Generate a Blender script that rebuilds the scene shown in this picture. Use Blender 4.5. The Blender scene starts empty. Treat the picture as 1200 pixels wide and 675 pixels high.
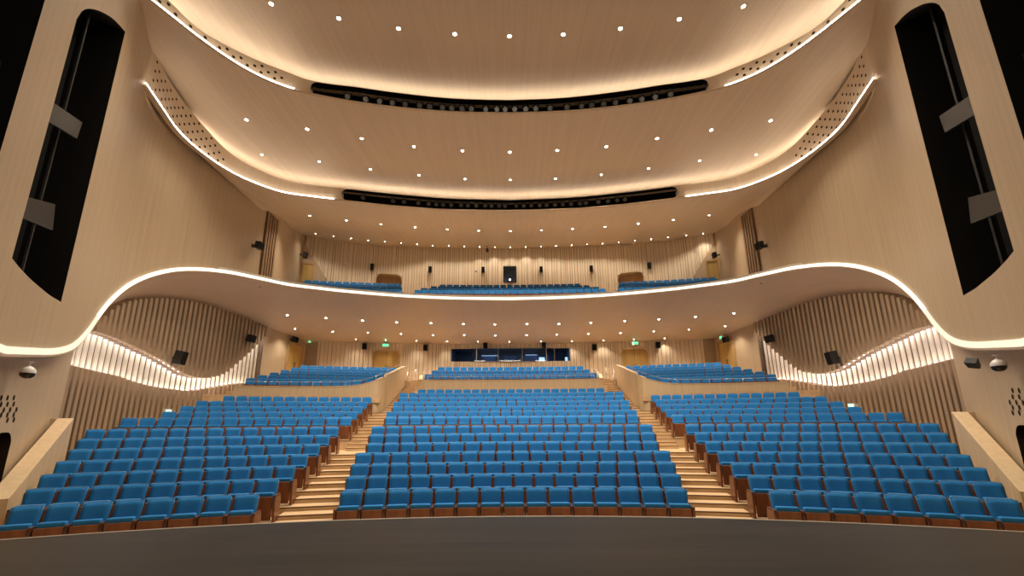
import bpy, bmesh, math, random
from mathutils import Vector, Matrix
from mathutils.bvhtree import BVHTree
random.seed(7)
C = bpy.context.scene.collection
sin, cos, pi = math.sin, math.cos, math.pi

# ------------------------------------------------------------------ camera calibration
F, CX, CY, YH, ROLL = 486.54, 596.97, 384.05, 492.8, 0.0072
CAM = Vector((-0.075, 0.0, 2.58))
TILT = math.atan((YH - CY) / F)
cr, sr = cos(ROLL), sin(ROLL)
R0, UP0, FWD = Vector((1, 0, 0)), Vector((0, -sin(TILT), cos(TILT))), Vector((0, cos(TILT), sin(TILT)))

def ray(u, v):
    du, dv = u - CX, v - CY
    a, b = du * cr - dv * sr, du * sr + dv * cr
    return (R0 * (a / F) - UP0 * (b / F) + FWD)

def at_y(u, v, y):
    d = ray(u, v); return CAM + d * ((y - CAM.y) / d.y)
def at_z(u, v, z):
    d = ray(u, v); return CAM + d * ((z - CAM.z) / d.z)
def project(p):
    q = Vector(p) - CAM
    d = q.dot(FWD); a = q.dot(R0) / d * F; b = -q.dot(UP0) / d * F
    return CX + a * cr + b * sr, CY - a * sr + b * cr

cam_d = bpy.data.cameras.new('camera'); cam = bpy.data.objects.new('camera', cam_d); C.objects.link(cam)
cam_d.sensor_fit = 'HORIZONTAL'; cam_d.sensor_width = 36.0
cam_d.lens = F / 1200 * 36; cam_d.shift_x = (600 - CX) / 1200; cam_d.shift_y = (CY - 337.5) / 1200
cam_d.clip_end = 200; cam_d.clip_start = 0.05
cxv = R0 * cr - UP0 * sr; cyv = R0 * sr + UP0 * cr; czv = -FWD
M = Matrix((cxv, cyv, czv)).transposed().to_4x4(); M.translation = CAM
cam.matrix_world = M
bpy.context.scene.camera = cam

# ------------------------------------------------------------------ materials
def new_mat(name):
    m = bpy.data.materials.new(name); m.use_nodes = True
    n = m.node_tree.nodes; l = m.node_tree.links
    return m, n, l, n['Principled BSDF']

def plain(name, col, rough=0.5, metal=0.0, spec=0.5):
    m, n, l, b = new_mat(name)
    b.inputs['Base Color'].default_value = (*col, 1); b.inputs['Roughness'].default_value = rough
    b.inputs['Metallic'].default_value = metal; b.inputs['Specular IOR Level'].default_value = spec
    return m

def wood(name, c1, c2, scale, rough=0.45, spec=0.4, detail=4):
    """streaky timber; scale = noise stretch per axis (small along the grain)"""
    m, n, l, b = new_mat(name)
    tc = n.new('ShaderNodeTexCoord'); mp = n.new('ShaderNodeMapping'); mp.inputs['Scale'].default_value = scale
    l.new(tc.outputs['Object'], mp.inputs['Vector'])
    ns = n.new('ShaderNodeTexNoise'); ns.inputs['Scale'].default_value = 1.0; ns.inputs['Detail'].default_value = detail
    l.new(mp.outputs['Vector'], ns.inputs['Vector'])
    rp = n.new('ShaderNodeValToRGB'); rp.color_ramp.elements[0].position = 0.35; rp.color_ramp.elements[1].position = 0.68
    rp.color_ramp.elements[0].color = (*c1, 1); rp.color_ramp.elements[1].color = (*c2, 1)
    l.new(ns.outputs['Fac'], rp.inputs['Fac']); l.new(rp.outputs['Color'], b.inputs['Base Color'])
    b.inputs['Roughness'].default_value = rough; b.inputs['Specular IOR Level'].default_value = spec
    return m

def glow(name, col, strength):
    m = bpy.data.materials.new(name); m.use_nodes = True
    n = m.node_tree.nodes; l = m.node_tree.links; n.clear()
    e = n.new('ShaderNodeEmission'); o = n.new('ShaderNodeOutputMaterial')
    e.inputs['Color'].default_value = (*col, 1); e.inputs['Strength'].default_value = strength
    l.new(e.outputs[0], o.inputs['Surface'])
    return m

WARM = (1.0, 0.87, 0.70)
VEN = ((0.455, 0.342, 0.218), (0.51, 0.386, 0.252))
M_WALL = wood('oak_veneer_wall', *VEN, (9, 9, 0.25), 0.5)
M_CEIL = wood('oak_veneer_ceiling', (0.62, 0.485, 0.335), (0.67, 0.53, 0.372), (7, 0.25, 0.4), 0.5)
M_SOFF = wood('oak_veneer_soffit', (0.63, 0.485, 0.345), (0.66, 0.51, 0.365), (7, 0.25, 0.4), 0.38)
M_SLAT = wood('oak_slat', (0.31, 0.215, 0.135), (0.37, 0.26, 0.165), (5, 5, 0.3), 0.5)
M_SLATB = plain('shaded_slat_backing', (0.10, 0.062, 0.036), 0.7)  # darkened so the shade between the slats is in the colour
M_LITSLAT = wood('slat_led_wash', (0.72, 0.63, 0.52), (0.80, 0.71, 0.60), (5, 5, 0.3), 0.5)  # paler copy of the slats, with the LED wash put into the colour
M_BATTEN = wood('pale_batten', (0.69, 0.56, 0.40), (0.76, 0.62, 0.45), (6, 6, 0.3), 0.5)
M_BATTENB = plain('pale_batten_groove', (0.36, 0.26, 0.16), 0.7)
M_FLOOR = wood('oak_step', (0.52, 0.35, 0.19), (0.66, 0.47, 0.28), (0.6, 8, 3), 0.38)
M_NOSE = plain('step_nosing', (0.13, 0.075, 0.04), 0.5)
M_PARA = wood('parapet_veneer', (0.56, 0.41, 0.245), (0.63, 0.47, 0.29), (9, 9, 0.25), 0.5)
M_BLACK = plain('black_void', (0.006, 0.005, 0.004), 0.8, 0, 0.2)
M_DARK = plain('dark_paint', (0.018, 0.016, 0.014), 0.5)
M_GREY = plain('grey_rail_paint', (0.022, 0.020, 0.017), 0.5)
M_HOLE = plain('acoustic_hole', (0.03, 0.018, 0.010), 0.9, 0, 0.1)
M_METAL = plain('brushed_metal', (0.55, 0.52, 0.48), 0.3, 1.0)
M_BRASS = wood('brass_door_leaf', (0.50, 0.33, 0.10), (0.62, 0.42, 0.15), (3, 3, 0.5), 0.35, 0.6)
M_DOORW = wood('oak_door_leaf', (0.42, 0.26, 0.12), (0.52, 0.34, 0.17), (6, 6, 0.3), 0.45)
M_WHITE = plain('white_plastic', (0.75, 0.73, 0.70), 0.35)
M_REDW = wood('red_brown_wood', (0.135, 0.050, 0.022), (0.21, 0.080, 0.035), (6, 6, 1.2), 0.36)
M_ARM = wood('dark_arm_wood', (0.065, 0.027, 0.015), (0.10, 0.042, 0.022), (6, 2, 6), 0.32)
M_CAP = plain('pale_cap_rail', (0.62, 0.56, 0.48), 0.4)

def fabric():
    m, n, l, b = new_mat('blue_fabric')
    tc = n.new('ShaderNodeTexCoord'); ns = n.new('ShaderNodeTexNoise'); ns.inputs['Scale'].default_value = 60; ns.inputs['Detail'].default_value = 2
    l.new(tc.outputs['Object'], ns.inputs['Vector'])
    rp = n.new('ShaderNodeValToRGB'); rp.color_ramp.elements[0].color = (0.012, 0.140, 0.39, 1); rp.color_ramp.elements[1].color = (0.018, 0.20, 0.52, 1)
    l.new(ns.outputs['Fac'], rp.inputs['Fac']); l.new(rp.outputs['Color'], b.inputs['Base Color'])
    b.inputs['Roughness'].default_value = 0.8; b.inputs['Specular IOR Level'].default_value = 0.2; b.inputs['Sheen Weight'].default_value = 0.12; b.inputs['Sheen Tint'].default_value = (0.5, 0.75, 1, 1)
    return m
M_BLUE = fabric()

def stage_mat():
    m, n, l, b = new_mat('stage_boards')
    tc = n.new('ShaderNodeTexCoord'); mp = n.new('ShaderNodeMapping'); mp.inputs['Scale'].default_value = (0.25, 3.5, 1)
    l.new(tc.outputs['Object'], mp.inputs['Vector'])
    ns = n.new('ShaderNodeTexNoise'); ns.inputs['Scale'].default_value = 1.6; ns.inputs['Detail'].default_value = 5
    l.new(mp.outputs['Vector'], ns.inputs['Vector'])
    rp = n.new('ShaderNodeValToRGB'); rp.color_ramp.elements[0].color = (0.010, 0.0092, 0.008, 1); rp.color_ramp.elements[1].color = (0.040, 0.036, 0.031, 1)
    l.new(ns.outputs['Fac'], rp.inputs['Fac']); l.new(rp.outputs['Color'], b.inputs['Base Color'])
    b.inputs['Roughness'].default_value = 0.38; b.inputs['Specular IOR Level'].default_value = 0.09
    return m
M_STAGE = stage_mat()
M_GLASS, _n, _l, _b = new_mat('booth_glass')
_b.inputs['Base Color'].default_value = (0.55, 0.62, 0.72, 1); _b.inputs['Transmission Weight'].default_value = 1.0
_b.inputs['Roughness'].default_value = 0.02; _b.inputs['IOR'].default_value = 1.45
G_LAMP = glow('downlight_glow', (1.0, 0.88, 0.70), 30)
G_RIB_F = glow('ribbon_led_soft', (1.0, 0.86, 0.62), 0.85)
G_RIB = glow('ribbon_led', (1.0, 0.88, 0.68), 1.9)
G_COVE = glow('cove_led', (1.0, 0.94, 0.86), 6.5)
G_LIP = glow('lip_led', (1.0, 0.92, 0.82), 9.0)
G_BAND = glow('band_led', (1.0, 0.90, 0.82), 15.0)
G_EXIT = glow('exit_green', (0.10, 0.75, 0.30), 1.6)
G_EXITW = glow('exit_pale', (0.55, 0.95, 0.70), 1.2)
G_SCREEN = glow('monitor_glow', (0.45, 0.65, 1.0), 1.6)
G_BOOTH = glow('booth_strip', (0.55, 0.75, 1.0), 1.2)

# ------------------------------------------------------------------ object helpers
def link(name, me, parent=None, mats=(), smooth=False):
    o = bpy.data.objects.new(name, me); C.objects.link(o)
    for m in mats: me.materials.append(m)
    if parent: o.parent = parent
    if smooth:
        for p in me.polygons: p.use_smooth = True
    return o

def mesh(name, verts, faces, mats, parent=None, smooth=False, midx=None):
    me = bpy.data.meshes.new(name); me.from_pydata([tuple(v) for v in verts], [], faces); me.update()
    if midx: me.polygons.foreach_set('material_index', midx)
    if not isinstance(mats, (list, tuple)): mats = [mats]
    return link(name, me, parent, mats, smooth)

def tag(o, label, cat, group=None, kind=None):
    o['label'] = label; o['category'] = cat
    if group: o['group'] = group
    if kind: o['kind'] = kind
    return o

def thing(name, label, cat, loc=(0, 0, 0), rz=0, group=None):
    o = bpy.data.objects.new(name, None); C.objects.link(o)
    o.location = loc; o.rotation_euler = (0, 0, rz); o.empty_display_size = 0.2
    return tag(o, label, cat, group)

class G:
    """geometry collector"""
    def __init__(s): s.v = []; s.f = []; s.m = []
    def quad(s, a, b, c, d, mi=0):
        i = len(s.v); s.v += [tuple(a), tuple(b), tuple(c), tuple(d)]; s.f.append((i, i + 1, i + 2, i + 3)); s.m.append(mi)
    def box8(s, p, mi=0):
        """p: 4 bottom corners then 4 top corners, same order"""
        i = len(s.v); s.v += [tuple(q) for q in p]
        for f in ((3, 2, 1, 0), (4, 5, 6, 7), (0, 1, 5, 4), (1, 2, 6, 5), (2, 3, 7, 6), (3, 0, 4, 7)):
            s.f.append(tuple(i + k for k in f)); s.m.append(mi)
    def box(s, x0, x1, y0, y1, z0, z1, mi=0, mat=None):
        p = [Vector(q) for q in ((x0, y0, z0), (x1, y0, z0), (x1, y1, z0), (x0, y1, z0), (x0, y0, z1), (x1, y0, z1), (x1, y1, z1), (x0, y1, z1))]
        if mat: p = [mat @ q for q in p]
        s.box8(p, mi)
    def grid(s, rows, mi=0):
        i = len(s.v); n = len(rows[0])
        for r in rows: s.v += [tuple(q) for q in r]
        for a in range(len(rows) - 1):
            for b in range(n - 1):
                s.f.append((i + a * n + b, i + a * n + b + 1, i + (a + 1) * n + b + 1, i + (a + 1) * n + b)); s.m.append(mi)
    def cyl(s, p0, p1, r0, r1=None, n=12, mi=0, caps=True):
        p0, p1 = Vector(p0), Vector(p1); r1 = r0 if r1 is None else r1
        d = (p1 - p0).normalized(); a = d.orthogonal().normalized(); b = d.cross(a)
        i = len(s.v)
        for p, r in ((p0, r0), (p1, r1)):
            for k in range(n):
                t = 2 * pi * k / n; s.v.append(tuple(p + a * (r * cos(t)) + b * (r * sin(t))))
        for k in range(n):
            s.f.append((i + k, i + (k + 1) % n, i + n + (k + 1) % n, i + n + k)); s.m.append(mi)
        if caps:
            s.f.append(tuple(i + k for k in reversed(range(n)))); s.m.append(mi)
            s.f.append(tuple(i + n + k for k in range(n))); s.m.append(mi)
    def tube(s, pts, r, n=6, mi=0):
        for a, b in zip(pts[:-1], pts[1:]): s.cyl(a, b, r, r, n, mi)
    def build(s, name, mats, parent=None, smooth=False, bevel=0, weld=False):
        o = mesh(name, s.v, s.f, mats, parent, smooth, s.m)
        if bevel or weld:
            bm = bmesh.new(); bm.from_mesh(o.data)
            if weld: bmesh.ops.remove_doubles(bm, verts=bm.verts, dist=1e-4)
            if bevel:
                bmesh.ops.bevel(bm, geom=list(bm.edges), offset=bevel, segments=2, affect='EDGES', profile=0.6)
            bm.to_mesh(o.data); bm.free(); o.data.update()
        return o

def catmull(pts, n):
    """dense samples, equal arc length, through pts (any dimension)"""
    P = [Vector(p) for p in pts]; out = []
    for i in range(len(P) - 1):
        p1, p2 = P[i], P[i + 1]
        d = (p2 - p1).length
        p0 = P[i - 1] if i else None; p3 = P[i + 2] if i + 2 < len(P) else None
        t1 = (p2 - p0) / ((p1 - p0).length + d) * d if p0 is not None else (p2 - p1)
        t2 = (p3 - p1) / (d + (p3 - p2).length) * d if p3 is not None else (p2 - p1)
        for k in range(24):
            t = k / 24; h = t * t * (3 - 2 * t)
            out.append(p1 * (1 - h) + p2 * h + t1 * (t * (1 - t) ** 2) - t2 * (t * t * (1 - t)))
    out.append(P[-1])
    return resample(out, n)

def resample(out, n):
    cum = [0]
    for a, b in zip(out[:-1], out[1:]): cum.append(cum[-1] + (b - a).length)
    res = []; j = 0
    for k in range(n):
        s = cum[-1] * k / (n - 1)
        while j < len(cum) - 2 and cum[j + 1] < s: j += 1
        e = cum[j + 1] - cum[j]; t = (s - cum[j]) / e if e > 1e-9 else 0
        res.append(out[j].lerp(out[j + 1], min(1, max(0, t))))
    return res

def lerp_fn(pairs):
    pairs = sorted(pairs)
    def f(s):
        if s <= pairs[0][0]: return pairs[0][1]
        for (a, x), (b, y) in zip(pairs[:-1], pairs[1:]):
            if s <= b: return x + (y - x) * (s - a) / max(1e-9, b - a)
        return pairs[-1][1]
    return f

def smooth_fn(pairs):
    """cubic through (s, z) pairs"""
    pairs = sorted(pairs); x = [p[0] for p in pairs]; y = [p[1] for p in pairs]; n = len(x)
    d = [(y[i + 1] - y[i]) / max(1e-9, x[i + 1] - x[i]) for i in range(n - 1)]
    m = [d[0]] + [0 if d[i - 1] * d[i] <= 0 else 2 * d[i - 1] * d[i] / (d[i - 1] + d[i]) for i in range(1, n - 1)] + [d[-1]]
    def f(s):
        if s <= x[0]: return y[0]
        if s >= x[-1]: return y[-1]
        i = 0
        while x[i + 1] < s: i += 1
        h = x[i + 1] - x[i]; t = (s - x[i]) / h
        return (y[i] * (1 + 2 * t) * (1 - t) ** 2 + h * m[i] * t * (1 - t) ** 2 + y[i + 1] * t * t * (3 - 2 * t) + h * m[i + 1] * t * t * (t - 1))
    return f

class Plan:
    """a vertical wall's line on the ground, left half of the hall (x<0)"""
    def __init__(s, pts, n=160, smooth=True):
        s.p = catmull([Vector((a, b)) for a, b in pts], n) if smooth else resample([Vector((a, b)) for a, b in pts], n)
        s.c = [0]
        for a, b in zip(s.p[:-1], s.p[1:]): s.c.append(s.c[-1] + (b - a).length)
        s.L = s.c[-1]
    def seg(s, t):
        lo, hi = 0, len(s.c) - 2
        while lo < hi:
            m = (lo + hi) // 2
            if s.c[m + 1] < t: lo = m + 1
            else: hi = m
        return lo
    def pt(s, t):
        i = s.seg(t); a, b = s.p[i], s.p[i + 1]
        return a.lerp(b, (t - s.c[i]) / max(1e-9, s.c[i + 1] - s.c[i]))
    def nrm(s, t):
        """unit normal towards the hall (right of the direction of travel, away from the stage along the left wall)"""
        if abs(s.p[-1].x) < 1e-6 and t > s.L - .02: return Vector((0, -1))
        e = 0.25; a = s.pt(max(0, t - e)); b = s.pt(min(s.L, t + e)); d = (b - a).normalized()
        return Vector((d.y, -d.x))
    def hit(s, u, v):
        d = ray(u, v); best = None
        for i in range(len(s.p) - 1):
            a, b = s.p[i], s.p[i + 1]; e = b - a
            det = d.x * (-e.y) + e.x * d.y
            if abs(det) < 1e-12: continue
            rx, ry = a.x - CAM.x, a.y - CAM.y
            t = (rx * (-e.y) + e.x * ry) / det; w = (d.x * ry - d.y * rx) / det
            if t > 0 and -1e-6 <= w <= 1 + 1e-6 and (best is None or t < best[0]): best = (t, s.c[i] + w * e.length)
        if best is None: return None
        return best[1], CAM.z + d.z * best[0]
    def sz(s, pix):
        r = [s.hit(*q) for q in pix]
        return [q for q in r if q]

def P3(plan, t, z, off=0.0, side=1):
    p = plan.pt(t)
    if off: p = p + plan.nrm(t) * off
    return Vector((p.x * side, p.y, z))

def columns(g, plan, ss, zlo, zhi, holes=(), side=1, off=0.0, mi=0):
    """vertical surface over the plan line between zlo(s) and zhi(s), with openings (s0,s1,flo,fhi)"""
    ss = set(ss)
    for h in holes: ss.update((h[0], h[1])); ss.update(h[0] + (h[1] - h[0]) * k / 24 for k in range(25))
    ss = sorted(ss)
    def q(a, b, z0a, z0b, z1a, z1b):
        if z1a - z0a < 1e-4 and z1b - z0b < 1e-4: return
        pa, pb = P3(plan, a, 0, off, side), P3(plan, b, 0, off, side)
        v = [(pa.x, pa.y, z0a), (pb.x, pb.y, z0b), (pb.x, pb.y, z1b), (pa.x, pa.y, z1a)]
        if side < 0: v.reverse()
        g.quad(*v, mi)
    for a, b in zip(ss[:-1], ss[1:]):
        if b - a < 1e-6: continue
        m = (a + b) / 2; hs = sorted([h for h in holes if h[0] < m < h[1]], key=lambda h: h[2](m))
        la, lb = zlo(a), zlo(b)
        for h in hs:
            q(a, b, la, lb, max(la, h[2](a)), max(lb, h[2](b))); la, lb = h[3](a), h[3](b)
        q(a, b, la, lb, max(la, zhi(a)), max(lb, zhi(b)))

def frange(a, b, step):
    n = max(1, int(round((b - a) / step))); return [a + (b - a) * k / n for k in range(n + 1)]

def sweep(g, path, prof, side=1, mi=0, closed=True):
    """path: list of (plan point 2D, normal 2D, z); prof: list of (offset along normal, dz)"""
    rows = []
    for p, n, z in path:
        r = [Vector(((p.x + n.x * a) * side, p.y + n.y * a, z + dz)) for a, dz in prof]
        if closed: r.append(r[0])
        rows.append(r)
    g.grid(rows, mi)

SHELL_BVH = {}
def bvh_of(o):
    me = o.data
    return BVHTree.FromPolygons([v.co.copy() for v in me.vertices], [tuple(p.vertices) for p in me.polygons])
def cast(bv, u, v):
    d = ray(u, v).normalized(); h = bv.ray_cast(CAM, d)
    if h[0] is None: return None
    n = h[1]
    if n.dot(d) > 0: n = -n
    return h[0], n

SIDES = ((1, 'left'), (-1, 'right'))       # the hall is symmetrical: 1 keeps x<0, -1 mirrors it

# ------------------------------------------------------------------ plan lines
U = Plan([(-5.6, 2.05), (-8.0, 5.37), (-9.5, 7.45), (-11.0, 9.53), (-12.2, 11.2), (-13.25, 12.6), (-14.08, 13.95), (-14.52, 15.3), (-14.7, 17), (-14.68, 20), (-14.6, 22.8), (-14.7, 24.6), (-15.4, 27), (-16.5, 31)], 220)
RP = Plan([(-5.6, 2.05), (-8.0, 5.37), (-9.5, 7.45), (-11.0, 9.53), (-12.2, 11.2), (-13.25, 12.6), (-14.08, 13.95), (-14.52, 15.3), (-14.7, 17), (-14.68, 19.5), (-14.55, 21.2), (-14.2, 22.8), (-13.3, 23.9), (-11.6, 24.7), (-9, 25.3), (-5, 25.8), (0, 26.0)], 260)
LP = Plan([(-14.02, 12.8), (-14.95, 15.0), (-15.6, 17.3), (-16.0, 20), (-16.1, 23), (-16.1, 26.6)], 140)
LF = Plan([(-6.2, 2.5), (-13.80, 12.9)], 40, False)
BW = Plan([(-15.95, 31.9), (-11, 32.6), (-5.5, 33.15), (0, 33.3)], 100)
UBW = Plan([(-16.5, 31), (-12, 33.0), (-6, 34.5), (0, 35)], 100)

RIB_PIX = [(0, 414.5), (30, 415.2), (60, 415.0), (80, 410), (92, 401), (103, 388), (115, 370.5), (130, 352.5), (150, 336), (175, 324.5), (200, 318.5), (222, 317), (250, 318.5), (280, 323), (320, 331.5), (360, 338), (400, 342.5), (460, 347.5), (500, 349.8), (550, 351.3), (597, 351.8)]
rib_z = smooth_fn(RP.sz(RIB_PIX)[:-1] + [(RP.L, at_y(597, 351.8, 26.0).z)])     # bottom edge of the lit ribbon
def s_at_y(plan, y):
    for i, p in enumerate(plan.p):
        if p.y >= y: return plan.c[i]
    return plan.L
s_dep = s_at_y(RP, 19.5)

# ------------------------------------------------------------------ upper side walls with the tall lighting slots
TOPZ = 18.5
sl_r = U.hit(109, 196)[0]; sl_l = U.hit(54, 155)[0]; s0_r = U.hit(27, 87)[0]
slot_hi = smooth_fn(U.sz([(91.0, 25), (93.8, 16.5), (97.5, 12.2), (103, 10.3), (117, 13), (133, 22.5), (148, 38.5)]))
slot_lo = smooth_fn(U.sz([(12, 300), (25, 316), (40, 331), (55, 343.5), (70, 353)]))
d_sl = sl_r - s0_r
SLOTS = [(sl_l, sl_r, slot_lo, slot_hi), (0.35, s0_r, lambda s: 6.1, lambda s: 16.5)]
s_wall_end = s_at_y(U, 20.5)
def u_lo(s):
    return rib_z(s) + 0.02 if s < s_dep else (rib_z(min(s, s_at_y(RP, 22.0))) if s < s_at_y(U, 22.0) else 10.4)
wall_objs = {}
for side, sn in SIDES:
    g = G(); columns(g, U, frange(0, U.L, 0.35), u_lo, lambda s: TOPZ, SLOTS, side)
    o = g.build('wall_%s_upper' % sn, [M_WALL], smooth=True, weld=True)
    tag(o, 'tall smooth curved oak panel wall on the %s above the glowing ribbon' % sn, 'wall', None, 'structure'); wall_objs['U' + sn] = o
    # recesses behind the slots
    for k, (a, b, lo, hi) in enumerate(SLOTS):
        nm = ('tall black lighting slot with curved ends in the %s oak wall' if k == 0 else 'black lighting slot nearest the stage in the %s oak wall, cut by the frame') % sn
        root = thing('wall_%s_lighting_slot' % sn, nm, 'lighting slot', P3(U, (a + b) / 2, lo((a + b) / 2), 0, side)); root['kind'] = 'structure'
        inv = Matrix.Translation(-root.location)
        gg = G(); n = 24; D = -0.9
        ts = [a + (b - a) * i / n for i in range(n + 1)]
        for t0, t1 in zip(ts[:-1], ts[1:]):
            gg.quad(P3(U, t0, hi(t0), 0, side), P3(U, t1, hi(t1), 0, side), P3(U, t1, hi(t1), D, side), P3(U, t0, hi(t0), D, side))
            gg.quad(P3(U, t0, lo(t0), 0, side), P3(U, t1, lo(t1), 0, side), P3(U, t1, lo(t1), D, side), P3(U, t0, lo(t0), D, side))
            gg.quad(P3(U, t0, lo(t0), D, side), P3(U, t1, lo(t1), D, side), P3(U, t1, hi(t1), D, side), P3(U, t0, hi(t0), D, side))
        for t in (a, b):
            gg.quad(P3(U, t, lo(t), 0, side), P3(U, t, hi(t), 0, side), P3(U, t, hi(t), D, side), P3(U, t, lo(t), D, side))
        gg.v = [tuple(inv @ Vector(v)) for v in gg.v]
        gg.build('recess', [M_BLACK], root)
        # grey lighting bridges seen across the slot, sloping with the stairs behind the wall
        for quad in ([[(68, 116), (112, 148), (106, 167), (61, 138)], [(33, 228), (82, 243), (79, 273), (27, 250)]] if k == 0 else [[(0, 72), (30, 84), (23, 106), (-8, 94)]]):
            gb = G(); hs = [U.hit(*q) for q in quad]
            c = [(min(b - .03, max(a + .03, q[0])), q[1]) for q in hs]
            gb.box8([inv @ P3(U, t, z, o, side) for (t, z), o in ((c[3], -.25), (c[2], -.25), (c[2], -.32), (c[3], -.32))] + [inv @ P3(U, t, z, o, side) for (t, z), o in ((c[0], -.25), (c[1], -.25), (c[1], -.32), (c[0], -.32))])
            gb.build('bridge_panel', [M_GREY], root)
        gb = G()
        for w in (0.2, 0.8):
            t = a + (b - a) * w
            gb.tube([inv @ P3(U, t, lo(t) + .02, -.6, side), inv @ P3(U, t, hi(t) - .02, -.6, side)], .04)
        gb.build('pipe', [M_DARK], root)

# ------------------------------------------------------------------ lower side walls: plain front piece, slatted piece with the lit band
TOP_PIX = [(104, 383), (112, 373), (122, 363), (135, 355.5), (155, 350.5), (178, 349), (200, 350.5), (230, 355), (260, 363.5), (290, 375), (313, 385)]
BT_PIX = [(96, 388), (108, 389), (125, 394), (150, 405.5), (180, 419.5), (200, 431), (215, 439.5), (230, 443), (250, 441), (262, 436), (275, 425.5), (290, 412.5), (309, 393)]
BB_PIX = [(69, 428.5), (85, 430), (100, 433.5), (130, 440), (155, 448), (185, 454.5), (215, 458), (235, 456.5), (255, 453), (280, 449), (310, 447)]
top_z = smooth_fn(LP.sz(TOP_PIX)); bt_z0 = smooth_fn(LP.sz(BT_PIX)); bb_z = smooth_fn(LP.sz(BB_PIX))
bt_z = lambda s: max(bt_z0(s), bb_z(s) + 0.05)
s_slat_top0 = LP.sz(TOP_PIX)[0][0]
def slat_top(s):
    # under the ribbon, the slats run up to the soffit
    if s >= s_slat_top0: return top_z(s)
    p = LP.pt(s); best = min(range(len(RP.p)), key=lambda i: (RP.p[i] - p).length)
    return min(top_z(s_slat_top0), rib_z(RP.c[best]) + 0.1)
DOORLIKE = None
for side, sn in SIDES:
    g = G(); columns(g, LP, frange(0, LP.L, 0.4), lambda s: 0.0, slat_top, (), side, -0.34)
    q0, q1 = P3(LP, LP.L, 0, -.34, side), P3(LP, LP.L, 0, .0, side); zt_ = slat_top(LP.L)
    g.quad(q0, q1, (q1.x, q1.y, zt_), (q0.x, q0.y, zt_))
    q0, q1 = P3(LP, 0, 0, -.34, side), P3(LP, 0, 0, .02, side); zt_ = slat_top(0)
    g.quad(q0, q1, (q1.x, q1.y, zt_), (q0.x, q0.y, zt_))
    o = g.build('wall_%s_lower' % sn, [M_SLATB], smooth=True, weld=True)
    tag(o, 'backing of the slatted %s side wall below the ribbon' % sn, 'wall', None, 'structure'); wall_objs['L' + sn] = o
    gu, gm, gl = G(), G(), G()
    n = int(LP.L / 0.345); w = 0.20
    for i in range(n):
        s = (i + 0.5) * LP.L / n
        p = LP.pt(s); nn = LP.nrm(s); t = Vector((-nn.y, nn.x))
        def slat(gx, z0, z1, d0, d1, mi=0):
            if z1 - z0 < 0.03: return
            c = [p + t * (-w / 2) + nn * d0, p + t * (w / 2) + nn * d0, p + t * (w / 2) + nn * d1, p + t * (-w / 2) + nn * d1]
            lo = [Vector((q.x * side, q.y, z0)) for q in c]; hi = [Vector((q.x * side, q.y, z1)) for q in c]
            if side < 0: lo.reverse(); hi.reverse()
            gx.box8(lo + hi, mi)
        tz = slat_top(s); b1 = min(bt_z(s), tz); b0 = min(bb_z(s), tz)
        slat(gu, b1, tz, -0.05, 0.22)
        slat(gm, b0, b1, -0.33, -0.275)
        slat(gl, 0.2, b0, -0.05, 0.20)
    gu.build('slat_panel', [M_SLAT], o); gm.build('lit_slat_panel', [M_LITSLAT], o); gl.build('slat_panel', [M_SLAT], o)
    # LED strips tucked under the upper slats and on top of the lower slats
    ge = G()
    pth = [(LP.pt(s), LP.nrm(s), bt_z(s)) for s in frange(0.35, LP.L - .15, 0.2) if bt_z(s) - bb_z(s) > .12 and bt_z(s) < slat_top(s) + .02]
    sweep(ge, pth, [(-.16, 0.14), (-.07, 0.14), (-.07, 0.11), (-.16, 0.11)], side)
    pth = [(LP.pt(s), LP.nrm(s), bb_z(s)) for s in frange(0.1, LP.L - .15, 0.2) if bt_z(s) - bb_z(s) > .12]
    sweep(ge, pth, [(-.16, -0.11), (-.07, -0.11), (-.07, -0.14), (-.16, -0.14)], side)
    ge.build('led_strip', [G_BAND], o)
    # plain wall under the front overhang, with a dark doorway near the stage
    a0, b0 = LF.hit(-14, 540)[0], LF.hit(7.5, 540)[0]
    hz = LF.hit(2, 507)[1]
    h0 = (a0, b0, lambda s: 0.0, lambda s: hz - 0.22 * (abs((s - a0) / (b0 - a0) - .5) * 2) ** 4)
    g = G(); columns(g, LF, frange(0, LF.L, 0.5), lambda s: 0.0, lambda s: 4.9, (h0,), side)
    o2 = g.build('wall_%s_front' % sn, [M_WALL], smooth=False, weld=True)
    tag(o2, 'plain oak wall under the overhang at the %s, beside the stage' % sn, 'wall', None, 'structure'); wall_objs['F' + sn] = o2
    gp = G()
    for r, (v0, k) in enumerate(((466, 3), (473.5, 3), (480, 4), (486, 3), (492, 2))):
        for c in range(k):
            u = 19 - c * 7.4 - (3.2 if r % 2 else 0) - (3 if r in (0, 4) else 0)
            h = LF.hit(u, v0 + c * .2)
            if not h: continue
            ctr = P3(LF, h[0], h[1], .004, side); nn = LF.nrm(h[0])
            gp.cyl(ctr, ctr + Vector((nn.x * side, nn.y, 0)) * .002, .062, .062, 14)
    gp.build('acoustic_hole', [M_HOLE], o2)
    # doorway recess
    gd = G()
    for (aa, bb) in ((a0, a0), (b0, b0)):
        gd.quad(P3(LF, aa, 0, 0, side), P3(LF, aa, hz, 0, side), P3(LF, aa, hz, -1.2, side), P3(LF, aa, 0, -1.2, side))
    gd.quad(P3(LF, a0, 0, -1.2, side), P3(LF, b0, 0, -1.2, side), P3(LF, b0, hz, -1.2, side), P3(LF, a0, hz, -1.2, side))
    gd.quad(P3(LF, a0, hz, 0, side), P3(LF, b0, hz, 0, side), P3(LF, b0, hz, -1.2, side), P3(LF, a0, hz, -1.2, side))
    gd.build('doorway_recess', [M_HOLE], o2)

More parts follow.
